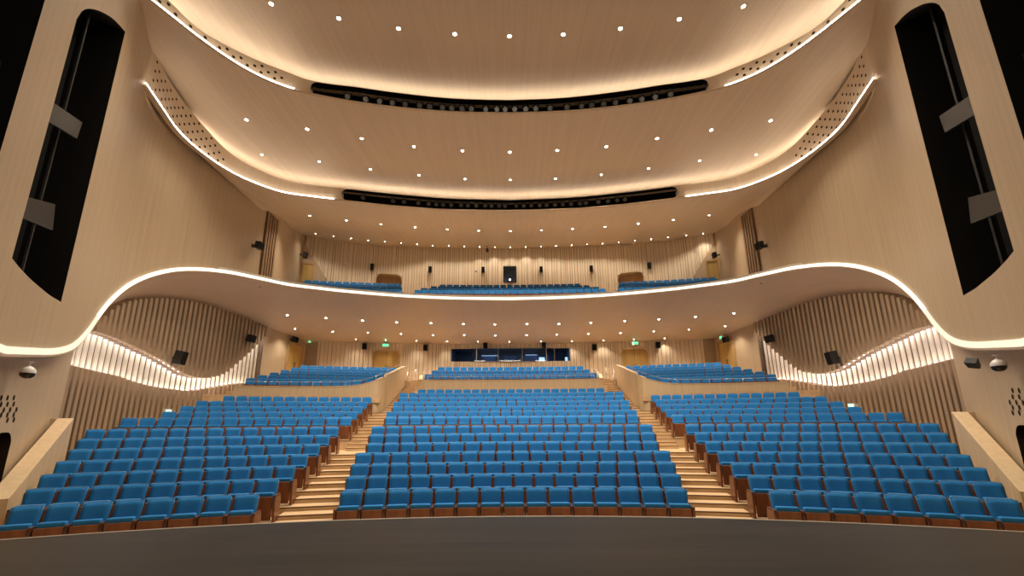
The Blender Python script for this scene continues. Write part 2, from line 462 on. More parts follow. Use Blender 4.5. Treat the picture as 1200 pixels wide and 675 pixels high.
# ------------------------------------------------------------------ glowing ribbon along wall and balcony front
ss = frange(0, RP.L, 0.22)
s_mid = RP.hit(112, 375)[0]
for side, sn in SIDES:
    path = [(RP.pt(s), RP.nrm(s), rib_z(s)) for s in ss]
    path[-1] = (Vector((0, 26.0)), Vector((0, -1)), rib_z(RP.L))
    i_f = next(i for i, s in enumerate(ss) if s > s_mid); i_d = next(i for i, s in enumerate(ss) if s > s_dep)
    root = G(); sweep(root, path, [(-0.02, -0.07), (0.06, -0.05), (0.07, 0.0), (-0.02, 0.0)], side)
    o = root.build('trim_ribbon_%s' % sn, [M_SOFF], smooth=False)
    tag(o, 'lit curved ribbon edge along the %s wall and balcony front' % sn, 'trim', None, 'structure')
    g = G(); sweep(g, path[:i_f + 1], [(-0.02, 0.0), (0.06, 0.0), (0.06, 0.15), (-0.02, 0.15)], side); g.build('led_edge', [G_RIB_F], o)
    g = G(); sweep(g, path[i_f:], [(-0.02, 0.0), (0.055, 0.0), (0.055, 0.15), (-0.02, 0.15)], side); g.build('led_edge', [G_RIB], o)
    g = G(); sweep(g, path[i_d:], [(-0.35, 0.15), (0.02, 0.15), (0.01, 0.30), (-0.35, 0.34)], side); g.build('cap_rail', [M_CAP], o)

# ------------------------------------------------------------------ soffit under the balcony and the overhangs
def resamp3(pts, n): return resample([Vector(p) for p in pts], n)
BWTOP = smooth_fn(BW.sz([(358, 399.5), (420, 401.5), (500, 403), (560, 403.5)]) + [(BW.L, at_y(597, 403.5, 33.3).z)])
s_a = RP.hit(104, 386)[0]; s_b = RP.hit(325, 332.4)[0]
ret_lo = [(-16.1, 26.6), (-15.95, 31.9)]
for side, sn in SIDES:
    g = G()
    # front overhang: ribbon to plain wall
    outer = [Vector((RP.pt(s).x, RP.pt(s).y, rib_z(s) - .05)) for s in frange(0, s_a, 0.2)]
    inner = []
    for p in outer:
        q = min(LF.p + LP.p[:40], key=lambda c: (c - Vector((p.x, p.y))).length)
        inner.append(Vector((q.x - .05, q.y, p.z + .03)))
    g.grid([[Vector((p.x * side, p.y, p.z)), Vector((q.x * side, q.y, q.z))] for p, q in zip(outer, inner)])
    outer = resamp3([(RP.pt(s).x, RP.pt(s).y, rib_z(s) - .05) for s in frange(s_a, s_b, 0.15)], 50)
    inner = resamp3([P3(LP, s, top_z(s), -.1) for s in frange(s_slat_top0, LP.L, 0.15)], 50)
    z_ret = top_z(LP.L); z_b0 = BWTOP(0)
    outer2 = resamp3([(RP.pt(s).x, RP.pt(s).y, rib_z(s) - .05) for s in frange(s_b, RP.L, 0.15)], 70)
    inner2 = resamp3([Vector((-16.15, 26.6, z_ret)), Vector((-16.12, 28.5, z_ret * .6 + z_b0 * .4)), Vector((-16.0, 31.9, z_b0))] + [P3(BW, s, BWTOP(s), -.05) for s in frange(.2, BW.L, 0.2)], 70)
    oo, ii = outer + outer2[1:], inner + inner2[1:]
    rows = []
    for p, q in zip(oo, ii):
        r = []
        for k in range(9):
            t = k / 8; m = p.lerp(q, t); m.z += -0.22 * sin(pi * t) * min(1, (p - q).length / 6)
            r.append(Vector((m.x * side, m.y, m.z)))
        rows.append(r)
    rows[-1] = [Vector((0, p.y, p.z)) for p in rows[-1]]
    g.grid(rows)
    o = g.build('ceiling_soffit_%s' % sn, [M_SOFF], smooth=True, weld=True)
    tag(o, 'smooth curved underside of the balcony, %s half, with rows of downlights' % sn, 'ceiling', None, 'structure'); wall_objs['S' + sn] = o
    # return walls beside the rear stalls
    g = G(); rl = Plan(ret_lo, 20, False); columns(g, rl, frange(0, rl.L, .5), lambda s: 2.5, lambda s: 10.5, (), side)
    o = g.build('wall_%s_rear' % sn, [M_WALL]); tag(o, 'plain oak side wall at the %s of the rear stalls' % sn, 'wall', None, 'structure'); wall_objs['R' + sn] = o

# ------------------------------------------------------------------ ceiling shells
ZA, ZB = CAM.z + 13.3, CAM.z + 12.15
A0_PIX = [(172, 0), (200, 22), (233, 47.5), (267, 71), (300, 90), (335, 104.5), (366, 112.5), (415, 121.5), (474, 129), (533, 133.6)]
A1_PIX = [(178, -16), (197, 0), (217, 20), (233, 34), (267, 54), (300, 70), (333, 83), (363, 94), (426, 103), (480, 110.3), (533, 115.3)]
B0_PIX = [(174.5, 111), (183, 132), (192, 145), (206, 158.5), (234, 179.5), (263, 199), (291, 213), (330, 226.5), (365, 231.8), (400, 235.8), (455, 241.8), (520, 246.6)]
B1_PIX = [(178.5, 33), (183, 50), (187, 67), (196, 90), (207, 107), (233, 141), (267, 177), (285, 190), (300, 198), (330, 211), (365, 217.5), (400, 220.5), (455, 226.5), (520, 232)]
def lip(pix, z, vc):
    pts = [at_z(u, v, z) for u, v in pix] + [at_z(597, vc, z)]
    pl = [(p.x, p.y) for p in pts]; pl[-1] = (0.0, pl[-1][1])
    for i, q in enumerate(pl[:9]):                      # keep the lip inside the side wall
        q = Vector(q); k = min(range(len(U.p)), key=lambda k: (U.p[k] - q).length); nn = U.nrm(U.c[k]); d = (q - U.p[k]).dot(nn)
        want = .26 if i else .10
        if d < want: pl[i] = tuple(q + nn * (want - d))
    return pl
pa = lip(A0_PIX, ZA, 134.8); pb = lip(B0_PIX, ZB, 248)
# run each lip on past the wall so that no gap shows
def ext(pl, d):
    a, b = Vector(pl[0]), Vector(pl[1]); e = (a - b).normalized() * d
    return [tuple(a + e)] + pl
AP = Plan(ext(pa, 1.0), 160); BP = Plan(ext(pb, .6), 160)
def top_fn(plan, pix, vc, z0):
    r = plan.sz(pix); r.append((plan.L, at_y(597, vc, plan.p[-1].y).z)); return smooth_fn(r)
a1z = top_fn(AP, A1_PIX, 117.2, ZA); b1z = top_fn(BP, B1_PIX, 234.4, ZB)
def rounded(plan, s0, s1, lo, hi):
    """slot with rounded ends between lo(s), hi(s)"""
    def wgt(s):
        h = hi(s) - lo(s); r = h / 2; d = min(s - s0, s1 - s)
        if d >= r: return 1.0
        d = max(0, d); return math.sqrt(max(0, 1 - ((r - d) / r) ** 2))
    mid = lambda s: (lo(s) + hi(s)) / 2
    return (lambda s: mid(s) - (mid(s) - lo(s)) * wgt(s)), (lambda s: mid(s) + (hi(s) - mid(s)) * wgt(s))
sa0 = AP.hit(363.5, 104)[0]; sb0 = BP.hit(400, 228)[0]
LIPS = []
for nm, plan, z0, z1, s0, word in (('upper', AP, ZA, a1z, sa0, 'upper'), ('lower', BP, ZB, b1z, sb0, 'lower')):
    lo0 = lambda s, z0=z0: z0 + .09; hi0 = lambda s, z1=z1: z1(s) - .015
    flo, fhi = rounded(plan, s0, 2 * plan.L - s0, lo0, hi0)
    for side, sn in SIDES:
        g = G()
        sl = frange(0, s0, .25) + [s0 + .02 * k for k in range(1, 25)] + frange(s0 + .5, plan.L, .25)
        columns(g, plan, sl, lambda s: z0, z1, ((s0, plan.L, flo, fhi),), side)
        # perforation pattern
        hs = []
        if nm == 'upper': e0, e1, dx, dz, zst = AP.hit(186, 6)[0], AP.hit(331, 93)[0], .24, .30, .30
        else: e0, e1, dx, dz, zst = .66, BP.hit(264, 189)[0], .25, .42, .28
        s = e0; k = 0
        while s < e1:
            for r in range(14):
                z = z0 + zst + (r + .5 * (k % 2)) * dz
                if z > z1(s) - .14: continue
                fall = (z - z0) / max(.1, z1(s) - z0)
                if s > e1 - .5 and fall > .8: continue
                ctr = P3(plan, s, z, .004, side); nn = plan.nrm(s)
                g.cyl(ctr, ctr + Vector((nn.x * side, nn.y, 0)) * .002, .058, .058, 12, 1)
            s += dx; k += 1
        # fascia top ledge going back, hides the cove lamp
        prof = [(plan.pt(s), plan.nrm(s), z1(s)) for s in frange(0, plan.L, .3)]
        sweep(g, prof, [(0, 0), (-.50, -.03), (-.96, .36), (-.96, .66)], side, 0, False)
        # lip below
        prof = [(plan.pt(s), plan.nrm(s), z0) for s in frange(0, plan.L, .25)]
        sweep(g, prof, [(0, 0.03), (.14, 0.03), (.16, -.02), (.10, -.06), (-.05, -.05)], side, 0, False)
        o = g.build('trim_fascia_%s_%s' % (nm, sn), [M_CEIL, M_HOLE], weld=False)
        tag(o, 'perforated curved fascia of the %s ceiling shell, %s half' % (word, sn), 'ceiling fascia', None, 'structure')
        # bright LED line on the lip
        e = AP.hit(345, 107)[0] if nm == 'upper' else BP.hit(392, 233)[0]
        ge = G(); prof = [(plan.pt(s), plan.nrm(s), z0) for s in frange(0 if nm == 'lower' else .0, e, .2)]
        sweep(ge, prof, [(.145, .0), (.165, .0), (.165, .04), (.10, .045), (.10, .03), (.145, .03)], side); ge.build('led_line', [G_LIP], o)
        # cove lamp on top of the fascia
        ge = G(); prof = [(plan.pt(s), plan.nrm(s), z1(s)) for s in frange(.6, plan.L - .01, .3)]
        sweep(ge, prof, [(-.30, .0), (-.46, -.01)], side, 0, False); ge.build('cove_lamp', [G_COVE], o)
        # back and floor of the black slot
        gs = G()
        D = -0.8
        ts = [s0 + (plan.L - s0) * i / 60 for i in range(61)]
        for t0, t1 in zip(ts[:-1], ts[1:]):
            gs.quad(P3(plan, t0, z0 + .36, D, side), P3(plan, t1, z0 + .36, D, side), P3(plan, t1, z1(t1) - .03, D, side), P3(plan, t0, z1(t0) - .03, D, side))
            gs.quad(P3(plan, t0, z0 + .06, 0, side), P3(plan, t1, z0 + .06, 0, side), P3(plan, t1, z0 + .36, D, side), P3(plan, t0, z0 + .36, D, side))
            gs.quad(P3(plan, t0, z1(t0) - .012, -.01, side), P3(plan, t1, z1(t1) - .012, -.01, side), P3(plan, t1, z1(t1) - .03, D, side), P3(plan, t0, z1(t0) - .03, D, side))
        gs.build('slot_recess', [M_BLACK], o)
        LIPS.append((nm, sn, plan, z0, z1, s0))

def shell(name, label, front, back, bulge, n=80, m=14):
    """front/back: lists of 3D points (left half); surface from front lip to back, both halves"""
    f = resamp3(front, n); b = resamp3(back, n)
    for side, sn in SIDES:
        g = G(); rows = []
        for i, (p, q) in enumerate(zip(f, b)):
            r = []
            for k in range(m + 1):
                t = k / m; e = p.lerp(q, t); e.z += bulge * sin(pi * t) * min(1, (q - p).length / 5)
                r.append(Vector((e.x * side, e.y, e.z)))
            rows.append(r)
        rows[-1] = [Vector((0, p.y, p.z)) for p in rows[-1]]
        g.grid(rows); o = g.build('%s_%s' % (name, sn), [M_CEIL], smooth=True, weld=True)
        tag(o, label % sn, 'ceiling', None, 'structure'); wall_objs[name + sn] = o

def over(plan, zf, ds=.25, back=.92, up=.56):
    return [P3(plan, s, zf(s) + up, -back) for s in frange(0, plan.L, ds)]
# top shell: from a line near the stage to above the upper fascia
fr = [Vector(p) for p in ((-10.2, 6.2, 16.6), (-7.5, 8.6, 16.2), (-4, 9.8, 16.0), (0, 10.2, 15.95))]
fr = [Vector((p.x, p.y, p.z)) for p in catmull(fr, 60)]
fr2 = [Vector((p.x * 1.02, p.y - 6.0, p.z - .2)) for p in fr]
def over_flat(plan, zf, ds, back, up):
    return [P3(plan, s, zf(s) + up, -back) for s in frange(0, plan.L, ds)]
bk = over(AP, a1z)
shell('ceiling_top', 'topmost curved oak ceiling shell, %s half', fr2, bk, 0.15)
shell('ceiling_middle', 'middle curved oak ceiling shell with two rows of downlights, %s half', [P3(AP, s, ZA - .04) for s in frange(0, AP.L, .25)], over(BP, b1z), -0.10)
J = [at_z(174, 113, ZB - .05)] + [P3(U, U.hit(*q)[0], U.hit(*q)[1], -.05) for q in ((262, 205), (283, 225), (297, 238), (312, 250))]
J = [Vector(p) for p in J]
J.append(Vector((-15.45, 27.0, CAM.z + 13.35)))
ubz = smooth_fn(UBW.sz([(352, 279), (420, 286.5), (500, 290), (560, 291.2)]) + [(UBW.L, at_y(597, 291.5, 35).z)])
J.append(P3(UBW, 0, ubz(0)))
J = catmull(J, 40) + [P3(UBW, s, ubz(s), -.03) for s in frange(.3, UBW.L, .3)]
shell('ceiling_lower', 'lower curved oak ceiling shell over the balcony, %s half', [P3(BP, s, ZB - .04) for s in frange(0, BP.L, .25)], J, 0.0)

# ------------------------------------------------------------------ rear walls
def batten_wall(plan, zlo, zhi, holes, name, label, key, s_from, seed, zb=None):
    rnd = random.Random(seed)
    for side, sn in SIDES:
        g = G(); columns(g, plan, frange(0, plan.L, .4), zlo, zhi, holes, side)
        o = g.build('%s_%s' % (name, sn), [M_BATTENB], weld=True)
        tag(o, label % sn, 'wall', None, 'structure'); wall_objs[key + sn] = o
        gb = G(); rnd.seed(seed); s = s_from
        # smooth first piece beside the side wall
        while s < plan.L - .02:
            w = rnd.choice((.12, .16, .20, .24, .30)); e = min(plan.L, s + w)
            # split where an opening starts or ends
            cuts = sorted({s, e} | {c for h in holes for c in h[:2] if s < c < e})
            for a, b in zip(cuts[:-1], cuts[1:]):
                if b - a < .01: continue
                m = (a + b) / 2; spans = [(max(zlo(m), zb(m)) if zb else zlo(m), zhi(m))]
                for h in holes:
                    if h[0] <= m <= h[1]: spans = [(zlo(m), min(h[2](a), h[2](b))), (max(h[3](a), h[3](b)), zhi(m))]
                for z0, z1 in spans:
                    if z1 - z0 < .05: continue
                    za, zc = (max(z0 - 9, zb(a), zlo(a)), max(z0 - 9, zb(b), zlo(b))) if zb and zb(m) > zlo(m) else (z0, z0)
                    za, zc = min(za, z1 - .01), min(zc, z1 - .01)
                    pp = [P3(plan, a, za, 0.0, side), P3(plan, b, zc, 0.0, side), P3(plan, b, zc, .06, side), P3(plan, a, za, .06, side)]
                    qq = [Vector((q.x, q.y, z1)) for q in pp]
                    gb.box8(pp + qq)
            s = e + rnd.choice((.03, .04, .05))
        gb.build('batten', [M_BATTEN], o)
        if zb:                                             # smooth end piece below the slanting start of the battens
            gp = G(); columns(gp, plan, [x for x in frange(0, plan.L, .2) if x < 6], lambda q: 10.8, lambda q: max(10.8, min(zb(q), zhi(q))), [h for h in holes if h[1] < 6], side, .05); gp.build('smooth_panel', [M_WALL], o)
# lower rear wall with the control booth window and two brass doors
zb0, zb1 = at_y(597, 423.5, 33.2).z, at_y(597, 408.5, 33.2).z
sbw = BW.hit(528, 416)[0]
dz1 = BW.hit(452, 410.5)[1]
sd0, sd1 = BW.hit(436.5, 420)[0], BW.hit(468, 420)[0]
def dtop(s): 
    r = .35; d = min(s - sd0, sd1 - s)
    return dz1 - (r - math.sqrt(max(0, r * r - max(0, r - d) ** 2)) if d < r else 0)
batten_wall(BW, lambda s: 4.5, BWTOP, ((sbw, BW.L, lambda s: zb0, lambda s: zb1), (sd0, sd1, lambda s: 4.5, dtop)), 'wall_back_lower', 'pale battened rear wall of the stalls, %s half', 'B', .9, 3)
du = UBW.hit(455.5, 321.5)[1]
su0, su1 = UBW.hit(441, 325)[0], UBW.hit(471, 325)[0]
def utop(s):
    r = .45; d = min(s - su0, su1 - s)
    return du - (r - math.sqrt(max(0, r * r - max(0, r - d) ** 2)) if d < r else 0)
zw0, zw1 = at_y(597, 331, 35).z, at_y(597, 313, 35).z
sw0 = UBW.hit(589.5, 322)[0]
batten_wall(UBW, lambda s: 10.8, ubz, ((sw0, UBW.L, lambda s: zw0, lambda s: zw1), (su0, su1, lambda s: 10.8, utop)), 'wall_back_upper', 'pale battened rear wall of the balcony, %s half', 'UB', .15, 5, lerp_fn([(0, 17)] + UBW.sz([(359, 291), (366, 301), (383, 328)]) + [(UBW.hit(386, 328)[0], 9), (UBW.L, 9)]))
U_BVH = {k: bvh_of(o) for k, o in wall_objs.items()}
#--PART2--
# ------------------------------------------------------------------ stalls: rows on arcs round one centre
YC, R1, P_A, GAP, P_B, SW = -15.255, 26.034, 1.0488, 2.6871, 1.0728, 0.55
ROWZ = {1: 0, 2: .204, 3: .408, 4: .635, 5: .879, 6: 1.136, 7: 1.403, 8: 1.788, 9: 2.047, 10: 2.317, 11: 2.601, 12: 2.898, 13: 3.194, 14: 3.49}
SIDEZ = {14: 4.02, 15: 4.31, 16: 4.60, 17: 4.89, 18: 5.18, 19: 5.48}      # raised rear stalls
CENZ = {17: 4.78, 18: 5.17, 19: 5.56}
def rad(k): return R1 + (k - 1) * P_A if k <= 7 else R1 + 6 * P_A + GAP + (k - 8) * P_B
def arc(R, phi, z, yc=YC): return Vector((R * sin(phi), yc + R * cos(phi), z))
def phi_at_u(R, z, u, yc=YC):
    lo, hi = -0.9, 0.9
    for _ in range(45):
        m = (lo + hi) / 2
        if project(arc(R, m, z, yc))[0] < u: lo = m
        else: hi = m
    return (lo + hi) / 2
def phi_at_x(R, x): return math.asin(max(-.95, min(.95, x / R)))

P_IN = (Vector((-10.70, 9.36)), Vector((-12.90, 12.48)))                     # inner face of the sloping parapets
def phi_line(R):
    lo, hi = -0.9, 0.0
    d = P_IN[1] - P_IN[0]
    for _ in range(45):
        m = (lo + hi) / 2; p = arc(R, m, 0); x = P_IN[0].x + d.x * (p.y - P_IN[0].y) / d.y
        if p.x < x: lo = m
        else: hi = m
    return lo
FRONT = 0.66                                                              # tier edge ahead of the seat backs
def tier(g, Ra, Rb, z, p0, p1, zlow, mi=0, yc=YC, nose=None):
    n = max(2, int(abs(p1 - p0) * Rb / 0.9))
    for i in range(n):
        a, b = p0 + (p1 - p0) * i / n, p0 + (p1 - p0) * (i + 1) / n
        g.quad(arc(Ra, a, z, yc), arc(Ra, b, z, yc), arc(Rb, b, z, yc), arc(Rb, a, z, yc), mi)
        g.quad(arc(Ra, a, zlow, yc), arc(Ra, b, zlow, yc), arc(Ra, b, z, yc), arc(Ra, a, z, yc), mi)
        if nose is not None:
            g.quad(arc(Ra - .004, a, z - .028, yc), arc(Ra - .004, b, z - .028, yc), arc(Ra - .004, b, z + .003, yc), arc(Ra - .004, a, z + .003, yc), nose)
            g.quad(arc(Ra - .004, a, z + .003, yc), arc(Ra - .004, b, z + .003, yc), arc(Ra + .035, b, z + .003, yc), arc(Ra + .035, a, z + .003, yc), nose)
    for p in (p0, p1):
        g.quad(arc(Ra, p, zlow, yc), arc(Ra, p, z, yc), arc(Rb, p, z, yc), arc(Rb, p, zlow, yc), mi)

IN_U = [307, 330, 349, 363.4, 377, 388.5, 398.8, 413.6, 420.3, 426.2, 431.4, 436.6]
OUT_U = [14, 31, 48, 65, 80, 91.5, 101, 142.6, 190, 211.4, 230, 261.8]
CEN_N = {1: 15, 2: 16, 3: 17, 4: 18, 5: 18, 6: 19, 7: 20, 8: 21, 9: 22, 10: 22, 11: 23, 12: 23, 13: 24, 14: 21}
rows = {}                                  # (block, row) -> (R, z, [phi ...])
for k, n in CEN_N.items():
    R = rad(k); rows[('centre', k)] = (R, ROWZ[k], [(j - (n - 1) / 2) * SW / R for j in range(n)], YC)
def side_row(R, z, uo, ui, yc=YC, trim=0.0):
    a, b = phi_at_u(R, z + .95, uo, yc), phi_at_u(R, z + .95, ui, yc)
    n = max(1, round((b - a) * R / SW)); st = (b - a - trim / R) / n
    st = min(st, 1.04 * SW / R)
    return [b - st * (j + .5) for j in range(n)]            # from the aisle outwards
for k in range(1, 13):
    R = rad(k); ph = side_row(R, ROWZ[k], OUT_U[k - 1], IN_U[k - 1], YC, {4: .02, 5: .03}.get(k, 0.0))
    rows[('left', k)] = (R, ROWZ[k], ph, YC); rows[('right', k)] = (R, ROWZ[k], [-p for p in ph], YC)
REAR_OUT = {14: 288, 15: 302, 16: 316, 17: 329, 18: 341, 19: 352}
REAR_IN = {14: 424, 15: 438, 16: 447, 17: 454, 18: 460, 19: 464}
for k in range(14, 20):
    R = rad(k); ph = side_row(R, SIDEZ[k], REAR_OUT[k], REAR_IN[k])
    rows[('rear left', k)] = (R, SIDEZ[k], ph, YC); rows[('rear right', k)] = (R, SIDEZ[k], [-p for p in ph], YC)
for k, n in ((17, 22), (18, 21), (19, 20)):
    R = rad(k); rows[('rear centre', k)] = (R, CENZ[k], [(j - (n - 1) / 2) * SW / R for j in range(n)], YC)
YB = -52.4; BALZ = {}
for i, (n, uo, ui) in enumerate(((26, 346, 472), (25, 349, 472), (23, 353, 471), (21, 357, 470))):
    R = 85 - .9 * (3 - i); z = 12.47 - .45 * (3 - i); BALZ[i] = (R, z)
    rows[('balcony centre', i)] = (R, z, [(j - (n - 1) / 2) * SW / R for j in range(n)], YB)
    ph = side_row(R, z, uo, ui, YB); rows[('balcony left', i)] = (R, z, ph, YB); rows[('balcony right', i)] = (R, z, [-p for p in ph], YB)

# ---- floors
def struct(o, label, cat): return tag(o, label, cat, None, 'structure')
g = G(); g.quad((-17, 2, 0), (17, 2, 0), (17, 30, 0), (-17, 30, 0))
struct(g.build('floor', [M_FLOOR]), 'oak floor at the foot of the stalls in front of the stage', 'floor')
R_CP = 27.25 - YC                                            # centre parapet line
R_SP = rad(12) + .95                                         # side parapet line
g = G()
for k in range(1, 15):
    R = rad(k) - FRONT; Rn = rad(k + 1) - FRONT if k < 14 else R_CP
    z = ROWZ[k]; zl = ROWZ[k - 1] - .02 if k > 1 else -.02
    if k == 1: z = 0.012
    if k <= 12:
        pm = phi_line(R) if k < 7 else phi_at_x(R, -16.3)
        if k == 12: Rn = rad(13) - FRONT
        tier(g, R, Rn, z, pm, -pm, zl, 0, YC, 1 if k > 1 else None)
    else:
        ph = phi_at_x(R, -7.2); tier(g, R, Rn, z, ph, -ph, zl, 0, YC, 1)
# half steps in the aisles
for k in range(1, 13):
    R = rad(k) - FRONT; Rn = rad(k + 1) - FRONT; z0, z1 = ROWZ[k], ROWZ[k + 1]
    cen = rows[('centre', k)][2]; w = SW / rad(k) / 2
    pi_, po_ = rows[('left', k)][2][0] + w + .0015, cen[0] - w - .0015
    ns = 2 if k != 7 else 3; 
    for sgn in (1, -1):
        for j in range(1, ns):
            Ra = Rn - (Rn - R) * (ns - j) / ns if k != 7 else Rn - .4 * (ns - j)
            zz = z0 + (z1 - z0) * j / ns
            tier(g, Ra, Rn + .01, zz, pi_ * sgn, po_ * sgn, z0 - .01, 0, YC, 1)
            if k >= 7:
                pw = phi_at_x(R, -16.2); pe = rows[('left', k)][2][-1] - w - .002
                tier(g, Ra, Rn + .01, zz, pw * sgn, pe * sgn, z0 - .01, 0, YC, 1)
struct(g.build('floor_stalls', [M_FLOOR, M_NOSE]), 'raked oak tiers and aisle steps of the stalls', 'floor')
# aisle stairs up to the rear
g = G()
Ra, z = rad(13) - FRONT, ROWZ[12]; Rend = rad(19) + .3; n = 17
for j in range(n):
    rr = Ra + (Rend - Ra) * j / n; zz = z + (5.52 - z) * (j + 1) / n
    for sgn in (1, -1):
        tier(g, rr, rr + (Rend - Ra) / n + .01, zz, sgn * phi_at_x(rr, -7.35), sgn * phi_at_x(rr, -5.9), z - .05, 0, YC, 1)
for sgn in (1, -1):
    pe = phi_at_x(R_SP, -14.55)
    for j in range(7):                                        # stairs beside the side walls
        rr = rad(13) - FRONT + .45 * j
        tier(g, rr, rr + .46, ROWZ[12] + .16 * (j + 1), sgn * phi_at_x(rr, -16.2), sgn * phi_at_x(rr, -14.6), ROWZ[12] - .05, 0, YC, 1)
struct(g.build('floor_aisle_stairs', [M_FLOOR, M_NOSE]), 'oak aisle stairs climbing between the parapets to the rear stalls', 'floor')
g = G()
for k in range(14, 20):
    R = rad(k) - FRONT; Rn = rad(k + 1) - FRONT if k < 19 else rad(19) + 3.5
    if k == 14: R = R_SP
    for sgn in (1, -1):
        tier(g, R, Rn, SIDEZ[k], sgn * phi_at_x(R, -16.3), sgn * phi_at_x(R, -7.6), SIDEZ[k] - .4)
    if k >= 17:
        R = rad(k) - FRONT if k > 17 else R_CP + .1
        ph = phi_at_x(R, -6.2); tier(g, R, Rn, CENZ[k], ph, -ph, CENZ[k] - .5)
tier(g, Rend - .05, rad(19) + 3.5, 5.50, phi_at_x(Rend, -8), -phi_at_x(Rend, -8), 5.0)
struct(g.build('floor_rear', [M_FLOOR]), 'stepped floor of the raised rear stalls', 'floor')
g = G()
for i in range(4):
    R, z = BALZ[i]; R -= .6; Rn = BALZ[i + 1][0] - .6 if i < 3 else R + 2.4
    pm = phi_at_x(R, -16.4); tier(g, R, Rn, z, pm, -pm, z - .5, 0, YB)
R, z = BALZ[0]; pm = phi_at_x(R, -15); tier(g, R - 3.0, R - .55, z - .45, pm, -pm, z - .5, 0, YB)
struct(g.build('floor_balcony', [M_FLOOR]), 'stepped floor of the balcony', 'floor')

# ---- stage
g = G(); Rs = 21.9; ys = 7.56 - Rs; n = 60; zs = 1.0
def sp(i):
    a = -0.72 + 1.44 * i / n; return Vector((Rs * sin(a), ys + Rs * cos(a), 0))
for i in range(n):
    a, b = sp(i), sp(i + 1)
    g.quad((a.x, -9, zs), (b.x, -9, zs), (b.x, b.y, zs), (a.x, a.y, zs))
    g.quad((a.x, a.y, 0), (b.x, b.y, 0), (b.x, b.y, zs - .05), (a.x, a.y, zs - .05), 1)
st = g.build('floor_stage', [M_STAGE, M_REDW]); struct(st, 'dark worn stage floor with a curved front edge', 'stage floor')
g = G(); sweep(g, [(Vector((sp(i).x, sp(i).y)), Vector((sin(-0.72 + 1.44 * i / n), cos(-0.72 + 1.44 * i / n))), zs) for i in range(n + 1)], [(-.06, .004), (.02, .0), (.02, -.06), (-.06, -.06)])
g.build('stage_nosing', [plain('stage_edge', (0.26, 0.22, 0.17), 0.5)], st)

# ---- proscenium jambs, dark on the stage side
for side, sn in SIDES:
    g = G(); pl = Plan([(-16.0, 1.2), (-5.6, 2.05)], 10, False); columns(g, pl, [0, pl.L], lambda q: 0.0, lambda q: TOPZ, (), side)
    struct(g.build('wall_proscenium_%s' % sn, [M_DARK]), 'dark proscenium wall at the %s of the stage' % sn, 'wall')

# ---- parapets
def para(plan, ztop, zbot, th, name, mats, mirror, loc_label):
    g = G(); S = frange(0, plan.L, .2)
    for a, b in zip(S[:-1], S[1:]):
        for off, flip in ((0, False), (-th, True)):
            g.quad(P3(plan, a, zbot(a), off, mirror), P3(plan, b, zbot(b), off, mirror), P3(plan, b, ztop(b), off, mirror), P3(plan, a, ztop(a), off, mirror))
        g.quad(P3(plan, a, ztop(a), .015, mirror), P3(plan, b, ztop(b), .015, mirror), P3(plan, b, ztop(b), -th - .01, mirror), P3(plan, a, ztop(a), -th - .01, mirror), 1)
        g.quad(P3(plan, a, ztop(a), .015, mirror), P3(plan, b, ztop(b), .015, mirror), P3(plan, b, ztop(b) - .05, .015, mirror), P3(plan, a, ztop(a) - .05, .015, mirror), 1)
    for s in (0, plan.L):
        g.quad(P3(plan, s, zbot(s), 0, mirror), P3(plan, s, ztop(s), 0, mirror), P3(plan, s, ztop(s), -th, mirror), P3(plan, s, zbot(s), -th, mirror))
    o = g.build(name, [M_PARA, M_PARA], weld=True); struct(o, loc_label, 'parapet wall'); return o
cs = phi_at_x(R_SP, -8.4); ce = phi_at_x(R_SP, -14.75)
pts = [arc(R_SP, ce + (cs - ce) * i / 8, 0) for i in range(9)]
pts = [(p.x, p.y) for p in pts] + [(-7.75, pts[-1].y + .22), (-7.42, pts[-1].y + .75), (-7.36, 24.6), (-7.4, 27), (-7.75, 31.2)]
SPP = Plan(pts, 160)
z_sp = smooth_fn(SPP.sz([(258, 451.7), (300, 452), (350, 452.5), (400, 452.2), (420, 450.5), (435, 447), (448, 442.5), (460, 436.5), (469, 432), (475.5, 429.3)]))
CPP = Plan([(-6.75, 31.0), (-6.45, 29.4), (-6.15, 27.9), (-5.85, 27.05), (-5.2, 26.95), (-3, 27.15), (0, 27.25)], 120)
z_cp = smooth_fn([(0, 5.95)] + CPP.sz([(484, 441.5), (493, 444.5), (510, 445.3), (550, 445.2)]) + [(CPP.L, at_y(597, 445.2, 27.25).z)])
def tube_thing(name, label, cat, paths, r, mat, group=None):
    """paths: part name -> list of point lists"""
    o = paths[0][1][0][0]
    root = thing(name, label, cat, o, 0, group); inv = -Vector(o)
    for pn, pls in paths:
        for pl in pls:
            g = G(); g.tube([Vector(p) + inv for p in pl], r, 8); g.build(pn, [mat], root, True)
    return root
